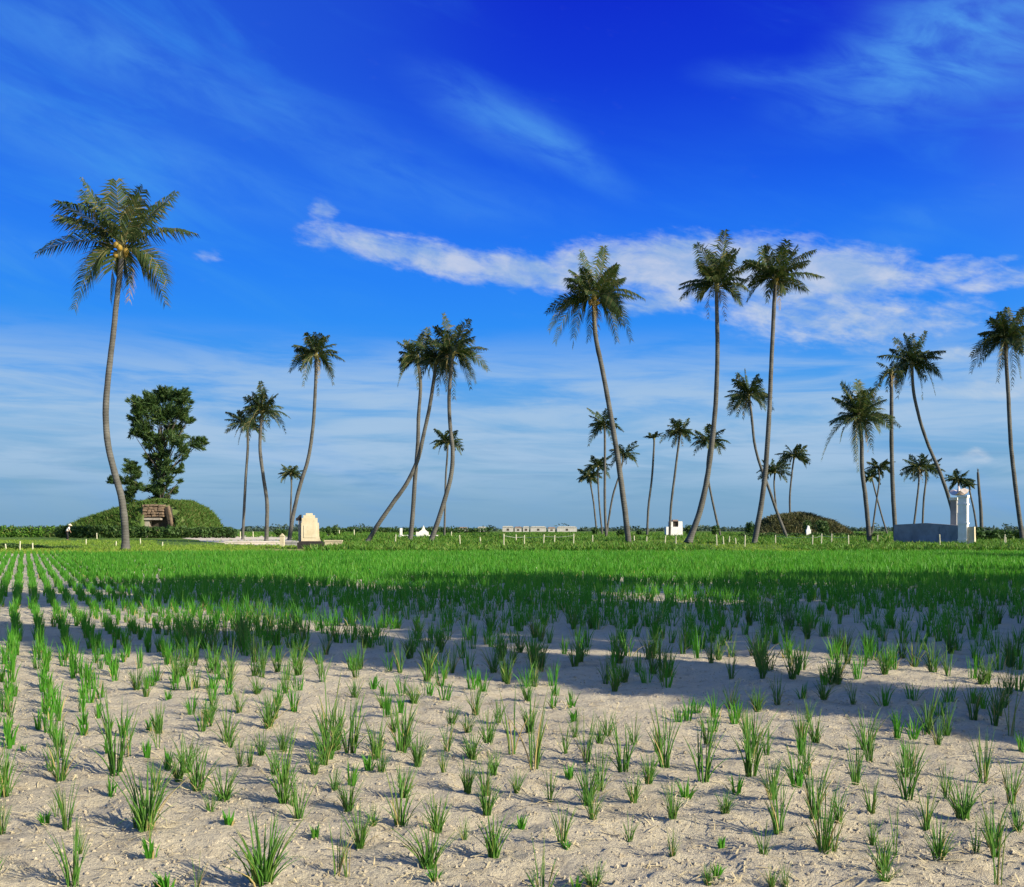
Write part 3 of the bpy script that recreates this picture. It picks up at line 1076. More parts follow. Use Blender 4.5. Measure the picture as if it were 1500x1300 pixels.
# ================================================================== palms
def bez(a, b, c, n):
    return [a * (1 - t) ** 2 + b * (2 * t * (1 - t)) + c * t * t for t in (i / (n - 1) for i in range(n))]


def frond_mesh(name, tip, rng, mats, nl, wl, L_leaf, droop, arch=None, start=None, sparse=0.06, rad=0.045):
    """one feather leaf: a curved stalk carrying two combs of drooping leaflets. tip: offset from the crown"""
    L = tip.length
    hor = Vector((tip.x, tip.y, 0))
    hl = hor.length
    up = tip.z / L
    if arch is None:
        arch = 0.20 * L * (1 - max(0, up) * 0.75) + (0.10 * L if up < 0 else 0)
    ctrl = tip * 0.5 + Vector((0, 0, arch))
    if up < -0.3:
        ctrl = hor * 0.62 + Vector((0, 0, 0.16 * L))
        if hl < 0.35 * L:
            ctrl += Vector((rng.uniform(-.15, .15) * L, rng.uniform(-.15, .15) * L, 0))
    ctrl += Vector((rng.uniform(-.05, .05), rng.uniform(-.05, .05), rng.uniform(-.03, .03))) * L
    N = 13
    pts = bez(Vector((0, 0, 0)), ctrl, tip, N)
    mb = MB()
    mb.tube(pts, [rad * (1 - 0.82 * k / (N - 1)) for k in range(N)], 3, cap=False)
    mb.m = [1] * len(mb.f)
    zup = Vector((0, 0, 1))
    rr_ = 0.35 + 1.3 * max(0, abs(up) - 0.3)
    roll = rng.uniform(-rr_, rr_)
    if up < -0.3:
        roll = rng.choice((-1, 1)) * rng.uniform(0.6, 1.3)
        droop *= 0.55
    for i in range(nl):
        t = 0.13 + 0.87 * (i + rng.uniform(0, .6)) / nl
        t = min(t, 0.995)
        f = t * (N - 1)
        k = min(int(f), N - 2)
        p = pts[k].lerp(pts[k + 1], f - k)
        T = (pts[k + 1] - pts[k]).normalized()
        S_ = T.cross(zup)
        if S_.length < 0.15:
            S_ = T.cross(Vector((0.3, 1, 0)))
        S_.normalize()
        S_ = Matrix.Rotation(roll, 3, T) @ S_
        U = S_.cross(T)
        env = (0.55 + 0.45 * math.sin(math.pi * min(1, (t - 0.05) / 0.8))) * (1 if t < 0.8 else 1 - 0.42 * (t - 0.8) / 0.2)
        for sd_ in (-1, 1):
            if rng.random() < sparse:
                continue
            ll = L_leaf * env * rng.uniform(0.78, 1.12)
            d0 = (S_ * (sd_ * (0.80 if up > -.5 else .7)) + T * ((0.50 if up > -.5 else .65) + 0.3 * t) + U * 0.22).normalized()
            dr = droop * rng.uniform(0.6, 1.25)
            d1 = (d0 * (1 - 0.35 * dr) + Vector((0, 0, -1)) * dr).normalized()
            mid = p + d0 * (ll * 0.42)
            end = mid + d1 * (ll * 0.58)
            wv_ = T * (wl * 0.5)
            i0 = len(mb.v)
            mb.v += [tuple(p - wv_ * .7), tuple(p + wv_ * .7), tuple(mid + wv_), tuple(mid - wv_), tuple(end)]
            mb.f += [(i0, i0 + 1, i0 + 2, i0 + 3), (i0 + 3, i0 + 2, i0 + 4)]
            mb.m += [0, 0]
    return mb.mesh(name, mats)


def smooth_path(pts, n):
    """Catmull-Rom through the points"""
    out = []
    m = len(pts)
    for i in range(n):
        f = i / (n - 1) * (m - 1)
        k = min(int(f), m - 2)
        t = f - k
        p0 = pts[max(0, k - 1)]; p1 = pts[k]; p2 = pts[k + 1]; p3 = pts[min(m - 1, k + 2)]
        out.append(0.5 * ((2 * p1) + (p2 - p0) * t + (2 * p0 - 5 * p1 + 4 * p2 - p3) * t * t + (3 * p1 - p0 - 3 * p2 + p3) * t ** 3))
    return out


def coconut_palm(label, Y, trunk, wpx, crown, r, tips=(), n_auto=20, seed=1, dry=0, lean_y=0.0, nuts=0, group='coconut palms standing around the field', thin=False, skew=(0, 0), far=False, low=-0.75, high=1.0):
    """trunk: photo points bottom to top; wpx: trunk width (bottom, top) in photo px; crown: photo centre; r: frond length in photo px"""
    rng = random.Random(seed)
    s = Y / FPX
    pts = [P(x, y, Y) for x, y in trunk]
    # carry the foot down to the ground
    foot = pts[0].copy()
    if foot.z > 0.02:
        d = pts[0] - pts[1]
        if d.z < -1e-3:
            ext = pts[0] + d * min(3.0, (foot.z / -d.z)) * 0.6
            foot = Vector((ext.x, ext.y, -0.06))
            if foot.z < pts[0].z:
                pts = [foot] + pts
    pts[0].z = min(pts[0].z, -0.06)
    ctop = P(crown[0], crown[1], Y)
    n = len(pts)
    for k in range(n):
        pts[k] = pts[k] + Vector((0, lean_y * (k / (n - 1)) ** 1.5, 0))
    ctop = ctop + Vector((0, lean_y, 0))
    root = empty('coconut_palm', (pts[0].x, pts[0].y, 0))
    tag(root, label, 'palm', group)
    base = Vector((pts[0].x, pts[0].y, 0))
    loc = [p - base for p in pts]
    if (loc[-1] - (ctop - base)).length > 0.2:
        loc.append(ctop - base)
    NS = 44
    path = smooth_path(loc, NS)
    w0, w1 = wpx[0] * s / 2 * 0.82, wpx[1] * s / 2 * 0.78
    rad = []
    for k in range(NS):
        t = k / (NS - 1)
        rr = w1 + (w0 - w1) * (1 - t) ** 1.25
        rr *= 1 + 0.55 * max(0, 1 - t / 0.06) ** 1.8
        rr *= 1 + 0.05 * noise.noise(Vector((k * .37, seed, 0)))
        rad.append(rr)
    mb = MB()
    mb.tube(path, rad, 9, rng=rng, wob=0.05)
    mb.build('trunk', M['bark'], root, smooth=True)
    C_ = ctop - base
    rm = r * s
    mats = [M['frond_far'] if far else M['frond'], M['rachis']]
    wl = max(0.085, s * 1.55)
    nl = int(min(44, max(18, rm / wl * 0.95)))
    Lf = rm * 0.355
    tl = []
    for (tx, ty) in tips:
        k_ = rng.uniform(0.91, 0.98)
        dx, dz = (tx - crown[0]) * s * k_, (crown[1] - ty) * s * k_
        L2 = math.hypot(dx, dz)
        dy = rng.uniform(-0.45, 0.45) * L2
        tl.append((Vector((dx, dy, dz)), None))
    n_auto = int(n_auto * 1.35)
    for i in range(n_auto):
        a = i * 2.39996 + rng.uniform(-.3, .3) + seed
        q = (i + .5) / n_auto
        e = high - (high - low) * q ** 0.85 + rng.uniform(-.12, .12)
        L2 = rm * rng.uniform(0.82, 1.05) * (0.9 if e > .8 else 1)
        v = Vector((math.cos(e) * math.cos(a), math.cos(e) * math.sin(a), math.sin(e))) * L2
        if tips:
            v.x *= 0.75          # leave the outline to the traced leaves
            if v.y > 0: v.y *= 1.1
        v += Vector((skew[0] * rm, 0, skew[1] * rm))
        tl.append((v, None))
    for (v, _) in tl:
        dr = rng.uniform(0.65, 1.1)
        me_ = frond_mesh('frond', v, rng, mats, nl, wl, Lf * rng.uniform(.85, 1.1), dr, sparse=0.25 if thin else 0.07, rad=max(0.03, 0.8 * s * 0.6))
        o_ = bpy.data.objects.new('frond', me_)
        o_.location = C_ + Vector((rng.uniform(-.12, .12), rng.uniform(-.12, .12), rng.uniform(-.15, .3))) * min(1.0, rm / 3)
        link(o_, root)
    for i in range(dry):
        a = rng.uniform(0, 6.28)
        v = Vector((math.cos(a) * .30, math.sin(a) * .30, -1)).normalized() * rm * rng.uniform(0.5, 0.85)
        me_ = frond_mesh('dry_frond', v, rng, [M['frond_dry'], M['rachis']], max(12, nl // 2), wl, Lf * .7, 0.9, sparse=0.2, rad=0.03)
        o_ = bpy.data.objects.new('dry_frond', me_)
        o_.location = C_ + Vector((0, 0, -0.1))
        o_['label'] = 'brown dead leaf hanging against the trunk'
        link(o_, root)
    # the leaf bases at the heart of the crown
    hb = MB()
    hr = max(w1 * 1.5, 0.05 * rm)
    hb.tube([C_ + Vector((0, 0, -0.10 * rm)), C_ + Vector((0, 0, 0.0)), C_ + Vector((0, 0, 0.10 * rm)), C_ + Vector((0, 0, .22 * rm))], [w1 * 1.05, hr, hr * .8, hr * .15], 8, rng=rng, wob=.2)
    hb.build('leaf_base', M['rachis'], root)
    if nuts:
        nb = MB()
        for i in range(9):
            th = math.pi * i / 8
            pass
        bm = bmesh.new()
        bmesh.ops.create_icosphere(bm, subdivisions=2, radius=0.16)
        for v in bm.verts:
            v.co.z *= 1.25
        nm = bpy.data.meshes.new('coconut'); bm.to_mesh(nm); bm.free()
        nm.materials.append(M['nut'])
        for i in range(nuts):
            a = i * 2.4
            o_ = bpy.data.objects.new('coconut', nm)
            o_.location = C_ + Vector((math.cos(a) * (.30 + .1 * (i % 2)), math.sin(a) * .34, -0.22 + 0.16 * (i % 4)))
            o_.rotation_euler = (rng.uniform(-.4, .4), rng.uniform(-.4, .4), 0)
            link(o_, root)
    return root


coconut_palm('tallest coconut palm with curving grey trunk in front of the left mound', 58, [(184, 806), (183, 770), (178, 730), (168, 693), (158, 650), (155, 600), (160, 540), (166, 490), (171, 440), (177, 390)], (13, 9.5), (178, 368), 122,
             [(60, 382), (68, 318), (96, 262), (128, 268), (176, 262), (200, 275), (243, 262), (232, 285), (298, 348), (262, 425), (236, 446), (214, 410), (100, 458), (128, 420), (158, 440), (190, 420), (86, 320)], 3, 3, dry=1, nuts=9, low=0.2)
coconut_palm('left and thinner palm of the pair beside the leafy tree', 120, [(356, 778), (358, 740), (360, 700), (363, 655)], (5.5, 4.5), (362, 625), 34, (), 18, 4, far=True)
coconut_palm('right palm of the left pair with kinked trunk and fuller crown', 105, [(390, 798), (391, 765), (391, 735), (386, 700), (381, 660), (382, 625)], (7.5, 5.5), (384, 605), 42, [(346, 605), (385, 561), (372, 575), (408, 575), (424, 612), (420, 640), (362, 645)], 14, 5, dry=1, far=True)
coconut_palm('palm with slender trunk bowed to the right above the cream tomb', 115, [(424, 790), (430, 752), (440, 710), (452, 670), (459, 620), (462, 570), (463, 540)], (8, 5.5), (463, 522), 46, [(458, 481), (482, 490), (421, 548), (433, 515), (505, 526), (487, 568), (447, 570), (470, 492)], 14, 6, dry=2, far=True)
coconut_palm('smallest palm, low crown left of the bowed palm', 190, [(425, 780), (426, 745), (427, 712)], (3.6, 3), (426, 695), 20, (), 15, 7, far=True)
coconut_palm('palm of the trio leaning strongly, its trunk slanting from lower left', 92, [(537, 797), (553, 770), (575, 738), (596, 708), (612, 673), (621, 635), (629, 598), (635, 560)], (8.5, 6.5), (639, 530), 46, [(622, 482), (600, 500), (640, 585), (655, 575)], 15, 8, far=True)
coconut_palm('upright palm at the left of the trio behind the leaning trunk', 98, [(600, 796), (604, 760), (608, 700), (612, 650), (613, 610), (616, 565)], (9, 6), (612, 528), 46, [(584, 570), (587, 515), (592, 500), (625, 478), (583, 540), (612, 580)], 14, 9, far=True)
coconut_palm('right palm of the trio with fullest crown and bent trunk', 90, [(629, 798), (640, 768), (652, 730), (661, 695), (663, 660), (659, 620), (658, 575)], (9.5, 6.5), (663, 520), 56, [(650, 461), (690, 470), (714, 508), (718, 545), (690, 580), (700, 560), (664, 590), (672, 470), (632, 480), (640, 560)], 14, 10, dry=2, far=True)
coconut_palm('small palm seen behind the bent trunk of the trio', 170, [(651, 785), (652, 740), (653, 700), (655, 672)], (4, 3.5), (656, 650), 27, (), 16, 11, far=True)
coconut_palm('tall palm leaning left with wide drooping crown in mid field', 80, [(921, 797), (915, 745), (905, 672), (894, 605), (883, 545), (872, 490)], (11.5, 8), (870, 440), 76,
             [(850, 362), (882, 366), (905, 385), (835, 400), (914, 410), (943, 445), (928, 510), (905, 500), (795, 465), (810, 510), (838, 516), (802, 492), (832, 420), (912, 480), (862, 505)], 11, 12, dry=2, nuts=5, low=-0.4)
coconut_palm('tall palm left of the overlapping tall pair', 88, [(1008, 796), (1025, 750), (1036, 700), (1044, 640), (1049, 580), (1051, 510), (1050, 450)], (11.5, 7), (1050, 422), 66,
             [(1055, 344), (1040, 362), (1015, 360), (1022, 385), (1000, 438), (997, 422), (1020, 445), (1100, 385), (1085, 362), (1104, 425), (1088, 450), (1068, 350)], 11, 13, dry=2, low=-0.25)
coconut_palm('tall palm right of the overlapping tall pair', 84, [(1105, 794), (1115, 740), (1122, 680), (1127, 600), (1130, 530), (1134, 445)], (11, 7), (1136, 412), 64,
             [(1118, 354), (1148, 353), (1165, 362), (1190, 375), (1205, 412), (1188, 425), (1150, 432), (1085, 385), (1080, 425), (1095, 445), (1122, 448), (1180, 392)], 11, 14, dry=1, nuts=4, low=-0.25)
coconut_palm('middle-height upright palm crossing behind the left-leaning tall palm', 150, [(888, 786), (886, 740), (886, 690), (886, 640)], (5.5, 4), (885, 625), 33, [(860, 600), (860, 628), (918, 632), (862, 655)], 14, 15, far=True)
coconut_palm('palm slanting right behind the left-leaning tall palm', 180, [(889, 780), (897, 730), (906, 700), (911, 682)], (4, 3), (913, 668), 29, (), 15, 16, far=True)
coconut_palm('leftmost short palm of the far clump in mid field', 200, [(874, 780), (870, 740), (866, 715)], (3.5, 3), (863, 700), 22, (), 14, 17, far=True)
coconut_palm('second short palm of the far clump, slightly taller', 195, [(882, 780), (878, 740), (876, 705)], (3.5, 3), (876, 685), 24, (), 14, 18, far=True)
coconut_palm('thin palm with a tiny tuft for a crown', 170, [(948, 782), (950, 742), (955, 700), (958, 655)], (4.5, 3.5), (958, 643), 16, (), 8, 19, far=True, thin=True, low=0.2)
coconut_palm('palm standing by the small white shrine', 160, [(981, 783), (983, 742), (988, 700), (993, 660)], (5, 4), (996, 636), 32, [(964, 652), (975, 625), (1026, 640), (1010, 612)], 14, 20, dry=1, far=True)
coconut_palm('palm crown partly behind the trunk of the tall pair, stem slanting right', 165, [(1055, 784), (1046, 745), (1038, 705), (1036, 680)], (4.5, 3.5), (1040, 648), 34, [(1010, 655), (1068, 650), (1018, 630)], 14, 21, far=True)
coconut_palm('palm with S-curved trunk crossing the right trunk of the tall pair', 125, [(1152, 786), (1138, 750), (1125, 712), (1113, 680), (1105, 648), (1101, 608)], (6, 4.5), (1097, 582), 44, [(1060, 580), (1062, 605), (1076, 618), (1090, 545), (1112, 548), (1134, 580), (1132, 605), (1100, 622), (1070, 558)], 12, 22, dry=1, far=True)
coconut_palm('short palm just right of the tall pair', 190, [(1140, 783), (1137, 745), (1134, 712)], (3.6, 3), (1135, 693), 27, (), 16, 23, far=True)
coconut_palm('palm standing alone on the brown mound', 175, [(1158, 772), (1157, 730), (1160, 695)], (4, 3.2), (1163, 671), 27, (), 17, 24, far=True)
coconut_palm('bushy palm with long drooping left frond near the grey tomb', 85, [(1273, 784), (1268, 730), (1263, 690), (1262, 645)], (9, 7), (1259, 615), 60,
             [(1238, 560), (1258, 552), (1285, 560), (1228, 582), (1215, 625), (1200, 678), (1245, 680), (1255, 700), (1300, 575), (1308, 612), (1335, 625), (1275, 670), (1290, 640), (1232, 570)], 12, 25, dry=3, low=-0.5)
coconut_palm('thick-trunked palm behind the grey tomb wall with brown dead leaves', 88, [(1312, 784), (1308, 720), (1306, 650), (1306, 595), (1306, 560)], (9, 6), (1306, 548), 34, [(1282, 575), (1300, 575), (1325, 545), (1290, 560)], 7, 26, dry=2, far=True, thin=True, low=-0.9)
coconut_palm('palm leaning left behind the white pillar', 96, [(1397, 760), (1390, 730), (1376, 690), (1359, 650), (1346, 610), (1338, 572)], (7, 5.5), (1336, 535), 48,
             [(1340, 484), (1325, 490), (1312, 492), (1352, 490), (1290, 522), (1365, 510), (1382, 515), (1380, 580), (1376, 560), (1305, 570), (1345, 590), (1318, 585)], 13, 27, dry=1, far=True)
coconut_palm('palm at the right edge with crown cut by the frame', 92, [(1497, 786), (1489, 725), (1481, 655), (1477, 580), (1474, 530)], (8.5, 6.5), (1474, 500), 56,
             [(1475, 447), (1458, 455), (1495, 452), (1425, 525), (1430, 490), (1440, 470), (1428, 550), (1455, 570), (1500, 560), (1530, 510), (1478, 580), (1520, 540)], 12, 28, dry=1, far=True)
coconut_palm('small palm with trunk crossing another right of the bushy palm', 180, [(1277, 784), (1283, 740), (1288, 705)], (3.4, 2.8), (1287, 688), 24, (), 14, 29, far=True)
coconut_palm('small palm whose stem slants left across its neighbour', 185, [(1300, 784), (1290, 750), (1280, 712)], (3.4, 2.8), (1277, 700), 16, (), 10, 30, far=True)
coconut_palm('left palm of the small pair above the grey tomb', 160, [(1337, 784), (1343, 735), (1346, 705)], (4, 3.2), (1345, 686), 29, (), 14, 31, far=True, dry=1)
coconut_palm('right palm of the small pair above the grey tomb', 165, [(1351, 784), (1353, 735), (1356, 708)], (4, 3.2), (1357, 690), 28, (), 14, 32, far=True)
coconut_palm('low palm right behind the white pillar top', 150, [(1410, 783), (1408, 745), (1405, 722)], (4, 3.4), (1404, 706), 24, (), 14, 33, far=True)
coconut_palm('dying palm with ragged little crown beside the bare trunk', 150, [(1432, 784), (1427, 750), (1421, 722)], (4, 3), (1420, 712), 12, (), 7, 34, far=True, thin=True)

# the dead palm, only a bare trunk left
pp = [P(x, y, 130) for x, y in [(1438, 783), (1437, 750), (1434, 715), (1432.5, 692)]]
pp[0].z = -0.06
root = empty('dead_palm', (pp[0].x, pp[0].y, 0))
tag(root, 'dead palm, a bare crownless trunk right of the white pillar', 'dead palm', 'coconut palms standing around the field')
b0 = Vector((pp[0].x, pp[0].y, 0))
mb = MB(); mb.tube(smooth_path([p - b0 for p in pp], 20), [0.26 - 0.006 * k for k in range(20)], 8, rng=rnd, wob=.06)
mb.build('trunk', M['bark'], root, smooth=True)
mb = MB(); c = pp[-1] - b0
for k in range(5):
    a = k * 1.3
    mb.tube([c + Vector((0, 0, -.1)), c + Vector((math.cos(a) * .1, math.sin(a) * .1, .35 + .1 * (k % 3)))], [.06, .015], 4)
mb.build('stub', M['bark'], root)


# ================================================================== left mound, tree, shelter, hedge
def mound(name, Yc, prof, depth, mat, seed, steep=None, pit=None):
    """prof: photo outline (x, y) left to right of the top"""
    rng = random.Random(seed)
    xs = [p[0] for p in prof]
    mb = MB()
    nx, ny = 100, 40
    grid_ = []
    for j in range(ny):
        v = -1 + 2 * j / (ny - 1)
        row = []
        for i in range(nx):
            px = xs[0] + (xs[-1] - xs[0]) * i / (nx - 1)
            for a, b in zip(prof, prof[1:]):
                if a[0] <= px <= b[0]:
                    t = (px - a[0]) / (b[0] - a[0]); py = a[1] + (b[1] - a[1]) * t
                    break
            top = P(px, py, Yc).z
            ex = 2.4
            if steep:
                ex += 6.0 * math.exp(-((px - steep[0]) / steep[1]) ** 2)
            f = max(0.0, 1 - abs(v) ** ex)
            x = (px - 750) / FPX * Yc
            y = Yc + v * depth
            z = max(-0.1, top) * f - 0.06
            z += (noise.noise(Vector((x * .5, y * .5, seed))) * 0.28 + noise.noise(Vector((x * 1.7, y * 1.7, seed))) * .12) * min(1, f * 2) * min(1, max(0, top) / 1.0)
            if pit and pit[0] < px < pit[1] and y < pit[2]:
                z = -0.06
            row.append(len(mb.v)); mb.v.append((x, y, z))
        grid_.append(row)
    for j in range(ny - 1):
        for i in range(nx - 1):
            mb.f.append((grid_[j][i], grid_[j][i + 1], grid_[j + 1][i + 1], grid_[j + 1][i])); mb.m.append(0)
    o_ = mb.build(name, mat, smooth=True)
    tag(o_, kind='structure')
    return o_, mb, grid_


YM = 155.0
mo, mmb, mg = mound('grassy_mound', YM, [(108, 784), (116, 773), (132, 763), (154, 755), (180, 746), (205, 739), (235, 736), (262, 735), (280, 741), (293, 752), (301, 764), (309, 784)], 11, M['mound'], 3, (264, 36), (246, 287, YM - 7.6))
rm_ = random.Random(8)
it = []
def on_mound(mv, g_, rng):
    """a random point on a mound's surface"""
    j = rng.uniform(0, len(g_) - 1.001); i = rng.uniform(0, len(g_[0]) - 1.001)
    j0, i0 = int(j), int(i)
    a, b, c, d = (Vector(mv[g_[j0 + q][i0 + r]]) for q, r in ((0, 0), (0, 1), (1, 0), (1, 1)))
    return (a.lerp(b, i - i0)).lerp(c.lerp(d, i - i0), j - j0)


for _ in range(15000):
    p = on_mound(mmb.v, mg, rm_)
    if p.y > YM + 9 or p.z < .05: continue
    px = 750 + FPX * p.x / p.y
    if 206 < px < 256 and p.y < YM - 7.0 and p.z < 4.4:
        continue
    it.append((p.x, p.y, p.z - .12, rm_.uniform(.25, .75), .7, .12))
o = scatter_blades(it, 'mound_grass', M['mound_leaf'], 12, lambda q: 5)
tag(o, 'green weeds covering the left mound', 'grass', kind='stuff')

# stone shelter dug into the mound
ys_ = YM - 9.4
def SX(px): return (px - 750) / FPX * ys_
def SZ(py): return CAM_H + (HOR - py) / FPX * ys_
sx0 = SX(228)
root = empty('stone_shelter', (sx0, ys_, 0))
tag(root, 'stone shelter with dark slanting opening dug into the grassy mound', 'shelter')
def lx(px): return SX(px) - sx0
# recess back and side walls, the opening's shade put into their colour
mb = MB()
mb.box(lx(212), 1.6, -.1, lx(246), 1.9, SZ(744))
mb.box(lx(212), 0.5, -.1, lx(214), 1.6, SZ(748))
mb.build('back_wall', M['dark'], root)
# lintel slab and left jamb
mb = MB(); mb.box(lx(206), -0.35, SZ(762), lx(236), 1.4, SZ(759)); mb.build('lintel', M['weathered'], root)
mb = MB(); mb.box(lx(209), -0.1, -.1, lx(219), 1.2, SZ(762.6)); mb.build('jamb', M['weathered'], root)
# right sloping cheek
mb = MB(); mb.prism([(lx(254.5), -.1), (lx(257), -.1), (lx(247.2), SZ(741)), (lx(245.6), SZ(741))], -.2, .45); mb.build('cheek_wall', M['stone'], root)
mb = MB(); mb.prism([(lx(219), -.1), (lx(254.6), -.1), (lx(245.5), SZ(742.5)), (lx(238), SZ(742.5)), (lx(238), SZ(759)), (lx(219), SZ(759))], .95, 1.6); mb.build('shade_infill', M['dark'], root)  # dark panel filling the opening, shade put into its colour
# stones above the lintel
rs = random.Random(14)
zrow = SZ(757.8)
while zrow < SZ(741):
    hh = rs.uniform(.28, .42)
    x = lx(207) + rs.uniform(0, .3)
    xe = lx(238.5 - 0.0)
    while x < xe:
        wd = rs.uniform(.4, .8)
        bm = bmesh.new()
        bmesh.ops.create_cube(bm, size=1)
        for v in bm.verts:
            v.co = Vector((v.co.x * (wd - .05), v.co.y * 1.1, v.co.z * (hh - .05))) + Vector((rs.uniform(-.04, .04), rs.uniform(-.05, .05), rs.uniform(-.04, .04)))
        bmesh.ops.bevel(bm, geom=bm.edges[:], offset=.05, segments=1, affect='EDGES')
        nm = bpy.data.meshes.new('stone'); bm.to_mesh(nm); bm.free(); nm.materials.append(M['stone'])
        o_ = bpy.data.objects.new('stone', nm); o_.location = (min(x + wd / 2, xe - .2), 0.35 + rs.uniform(-.08, .08), zrow + hh / 2)
        o_.rotation_euler = (rs.uniform(-.08, .08), rs.uniform(-.07, .07), rs.uniform(-.1, .1))
        link(o_, root)
        x += wd
    zrow += hh

# leafy tree on the mound: clumps traced from its silhouette
YT = 152.0
sT = YT / FPX
foot = P(236, 735, YT)
fx = foot.x
cl_px = [(212, 600, 14, 20), (225, 590, 16, 18), (245, 580, 17, 14), (262, 583, 14, 12), (236, 575, 8, 8), (268, 574, 5, 6), (205, 588, 7, 8), (198, 590, 5, 6), (275, 589, 9, 5), (200, 612, 9, 9), (197, 622, 8, 5),
         (215, 628, 18, 13), (240, 612, 22, 18), (262, 605, 16, 12), (272, 617, 10, 6), (205, 640, 11, 6), (228, 645, 16, 12), (250, 635, 16, 12), (262, 650, 18, 9), (282, 650, 14, 8), (292, 646, 7, 4), (270, 663, 14, 8),
         (222, 670, 10, 10), (240, 668, 14, 12), (228, 690, 14, 14), (244, 688, 12, 10), (255, 690, 12, 6), (263, 684, 5, 5), (224, 712, 11, 14), (236, 718, 10, 12), (248, 705, 11, 5), (248, 722, 7, 8), (262, 706, 6, 3), (230, 735, 14, 8), (200, 638, 7, 4)]
clumps = []
rq = random.Random(17)
for (px, py, a, b) in cl_px:
    p = P(px, py, YT)
    clumps.append(((p.x - fx, rq.uniform(-1.3, 1.3), p.z - 0), (a * sT, a * sT * .9, b * sT * .95), a * b))
leafy_tree('leafy_tree', 'dark green leafy tree standing on the grassy mound', 'tree', (fx, YT, 0), P(0, 575, YT).z, clumps, 30000, 0.32, M['casuarina'], trunk_r=.42, seed=18, trunk_top=.85, spray=True)
foot = P(191, 738, YT); fx = foot.x
clumps = []
for (px, py, a, b) in [(190, 680, 7, 9), (194, 692, 9, 10), (190, 705, 8, 10), (195, 720, 9, 9), (188, 730, 8, 8), (174, 703, 12, 4), (163, 704, 6, 4), (202, 698, 6, 3), (200, 712, 5, 4)]:
    p = P(px, py, YT)
    clumps.append(((p.x - fx, rq.uniform(-.5, .5), p.z), (a * sT, a * sT * .9, b * sT), a * b))
leafy_tree('leafy_tree', 'narrow dark small tree half hidden by the tallest palm trunk', 'tree', (fx, YT, 0), P(0, 678, YT).z, clumps, 9000, 0.25, M['casuarina'], trunk_r=.2, seed=19, trunk_top=.85, spray=True)


def hedge(name, label, x0, x1, Y, ztop_px, dep, n, leaf, mat, ztop_px2=None):
    rng = random.Random(int(x0 * 7 + x1))
    c = P((x0 + x1) / 2, HOR, Y)
    root = empty(name, (c.x, Y, 0))
    tag(root, label, 'hedge')
    cl_ = []
    X0, X1 = (x0 - 750) / FPX * Y - c.x, (x1 - 750) / FPX * Y - c.x
    m_ = max(6, int((X1 - X0) / 0.9))
    for i in range(m_):
        t = (i + .5) / m_
        x = X0 + (X1 - X0) * t
        py = ztop_px + ((ztop_px2 or ztop_px) - ztop_px) * t
        zt = CAM_H + (HOR - py) / FPX * Y + rng.uniform(-.12, .12)
        cl_.append(((x, rng.uniform(-.2, .2), zt * .5), (.8, dep, zt * .55), 1))
    f = MB(); leaf_cloud(f, cl_, n, leaf, rng); f.build('foliage', mat, root)
    return root


hedge('hedge', 'long dark clipped hedge along the foot of the grassy mound', 84, 345, 138, 770.5, .7, 7500, .22, M['hedge'], 773)
hedge('hedge', 'low pale green hedge at the far left edge behind the person', -60, 84, 150, 771, .6, 2600, .22, M['weed'])
hedge('shadow_strip', 'low leafy strip added as the dark shadow line on the lawn at far left', -70, 110, 62, 795.5, .5, 8000, .10, M['hedge'], 801.5)  # dark leaves stand in for a shadow line on the grass
hedge('hedge', 'dark low hedge right of the white pillar', 1424, 1570, 105, 777, .6, 2600, .2, M['hedge'])
hedge('hedge', 'dark low hedge before the brown mound', 1085, 1290, 140, 781.5, .6, 3600, .2, M['hedge'])
hedge('hedge', 'far dark hedge between the bowed palm and the trio', 470, 720, 290, 773.5, .8, 2600, .4, M['hedge'])

# brown scrub mound on the right
YB = 170.0
mo2, mmb2, mg2 = mound('scrub_mound', YB, [(1088, 790), (1100, 778), (1112, 770), (1125, 761), (1140, 756), (1155, 755), (1170, 752), (1185, 756), (1200, 762), (1215, 764), (1224, 770), (1232, 790)], 8, M['mound_dry'], 6)
it = []
for _ in range(5000):
    p = on_mound(mmb2.v, mg2, rm_)
    if p.y > YB + 2 or p.z < .1: continue
    it.append((p.x, p.y, p.z - .1, rm_.uniform(.3, .8), .8, .15))
o = scatter_blades(it, 'scrub_growth', M['scrub'], 13, lambda q: 5)
tag(o, 'brown dry scrub covering the right mound', 'scrub', kind='stuff')

# shrubs
def shrub(label, px0, px1, pytop, Y, mat, seed, n=420, leaf=.2):
    rng = random.Random(seed)
    c = P((px0 + px1) / 2, HOR, Y)
    zt = CAM_H + (HOR - pytop) / FPX * Y
    wd = (px1 - px0) / FPX * Y / 2
    root = empty('shrub', (c.x, Y, 0))
    tag(root, label, 'shrub', 'dark shrubs among the far palms')
    cl_ = [((rng.uniform(-.4, .4) * wd, rng.uniform(-.3, .3) * wd, zt * rng.uniform(.4, .68)), (wd * .62, wd * .6, zt * .33), 1) for _ in range(6)]
    t = MB()
    for (cc, rr, _) in cl_[:4]:
        t.tube([(0, 0, -.1), (cc[0] * .5, cc[1] * .5, cc[2] * .6), cc], [.07, .05, .02], 4)
    t.build('stem', M['bark2'], root)
    f = MB(); leaf_cloud(f, cl_, n, leaf, rng); f.build('foliage', mat, root)


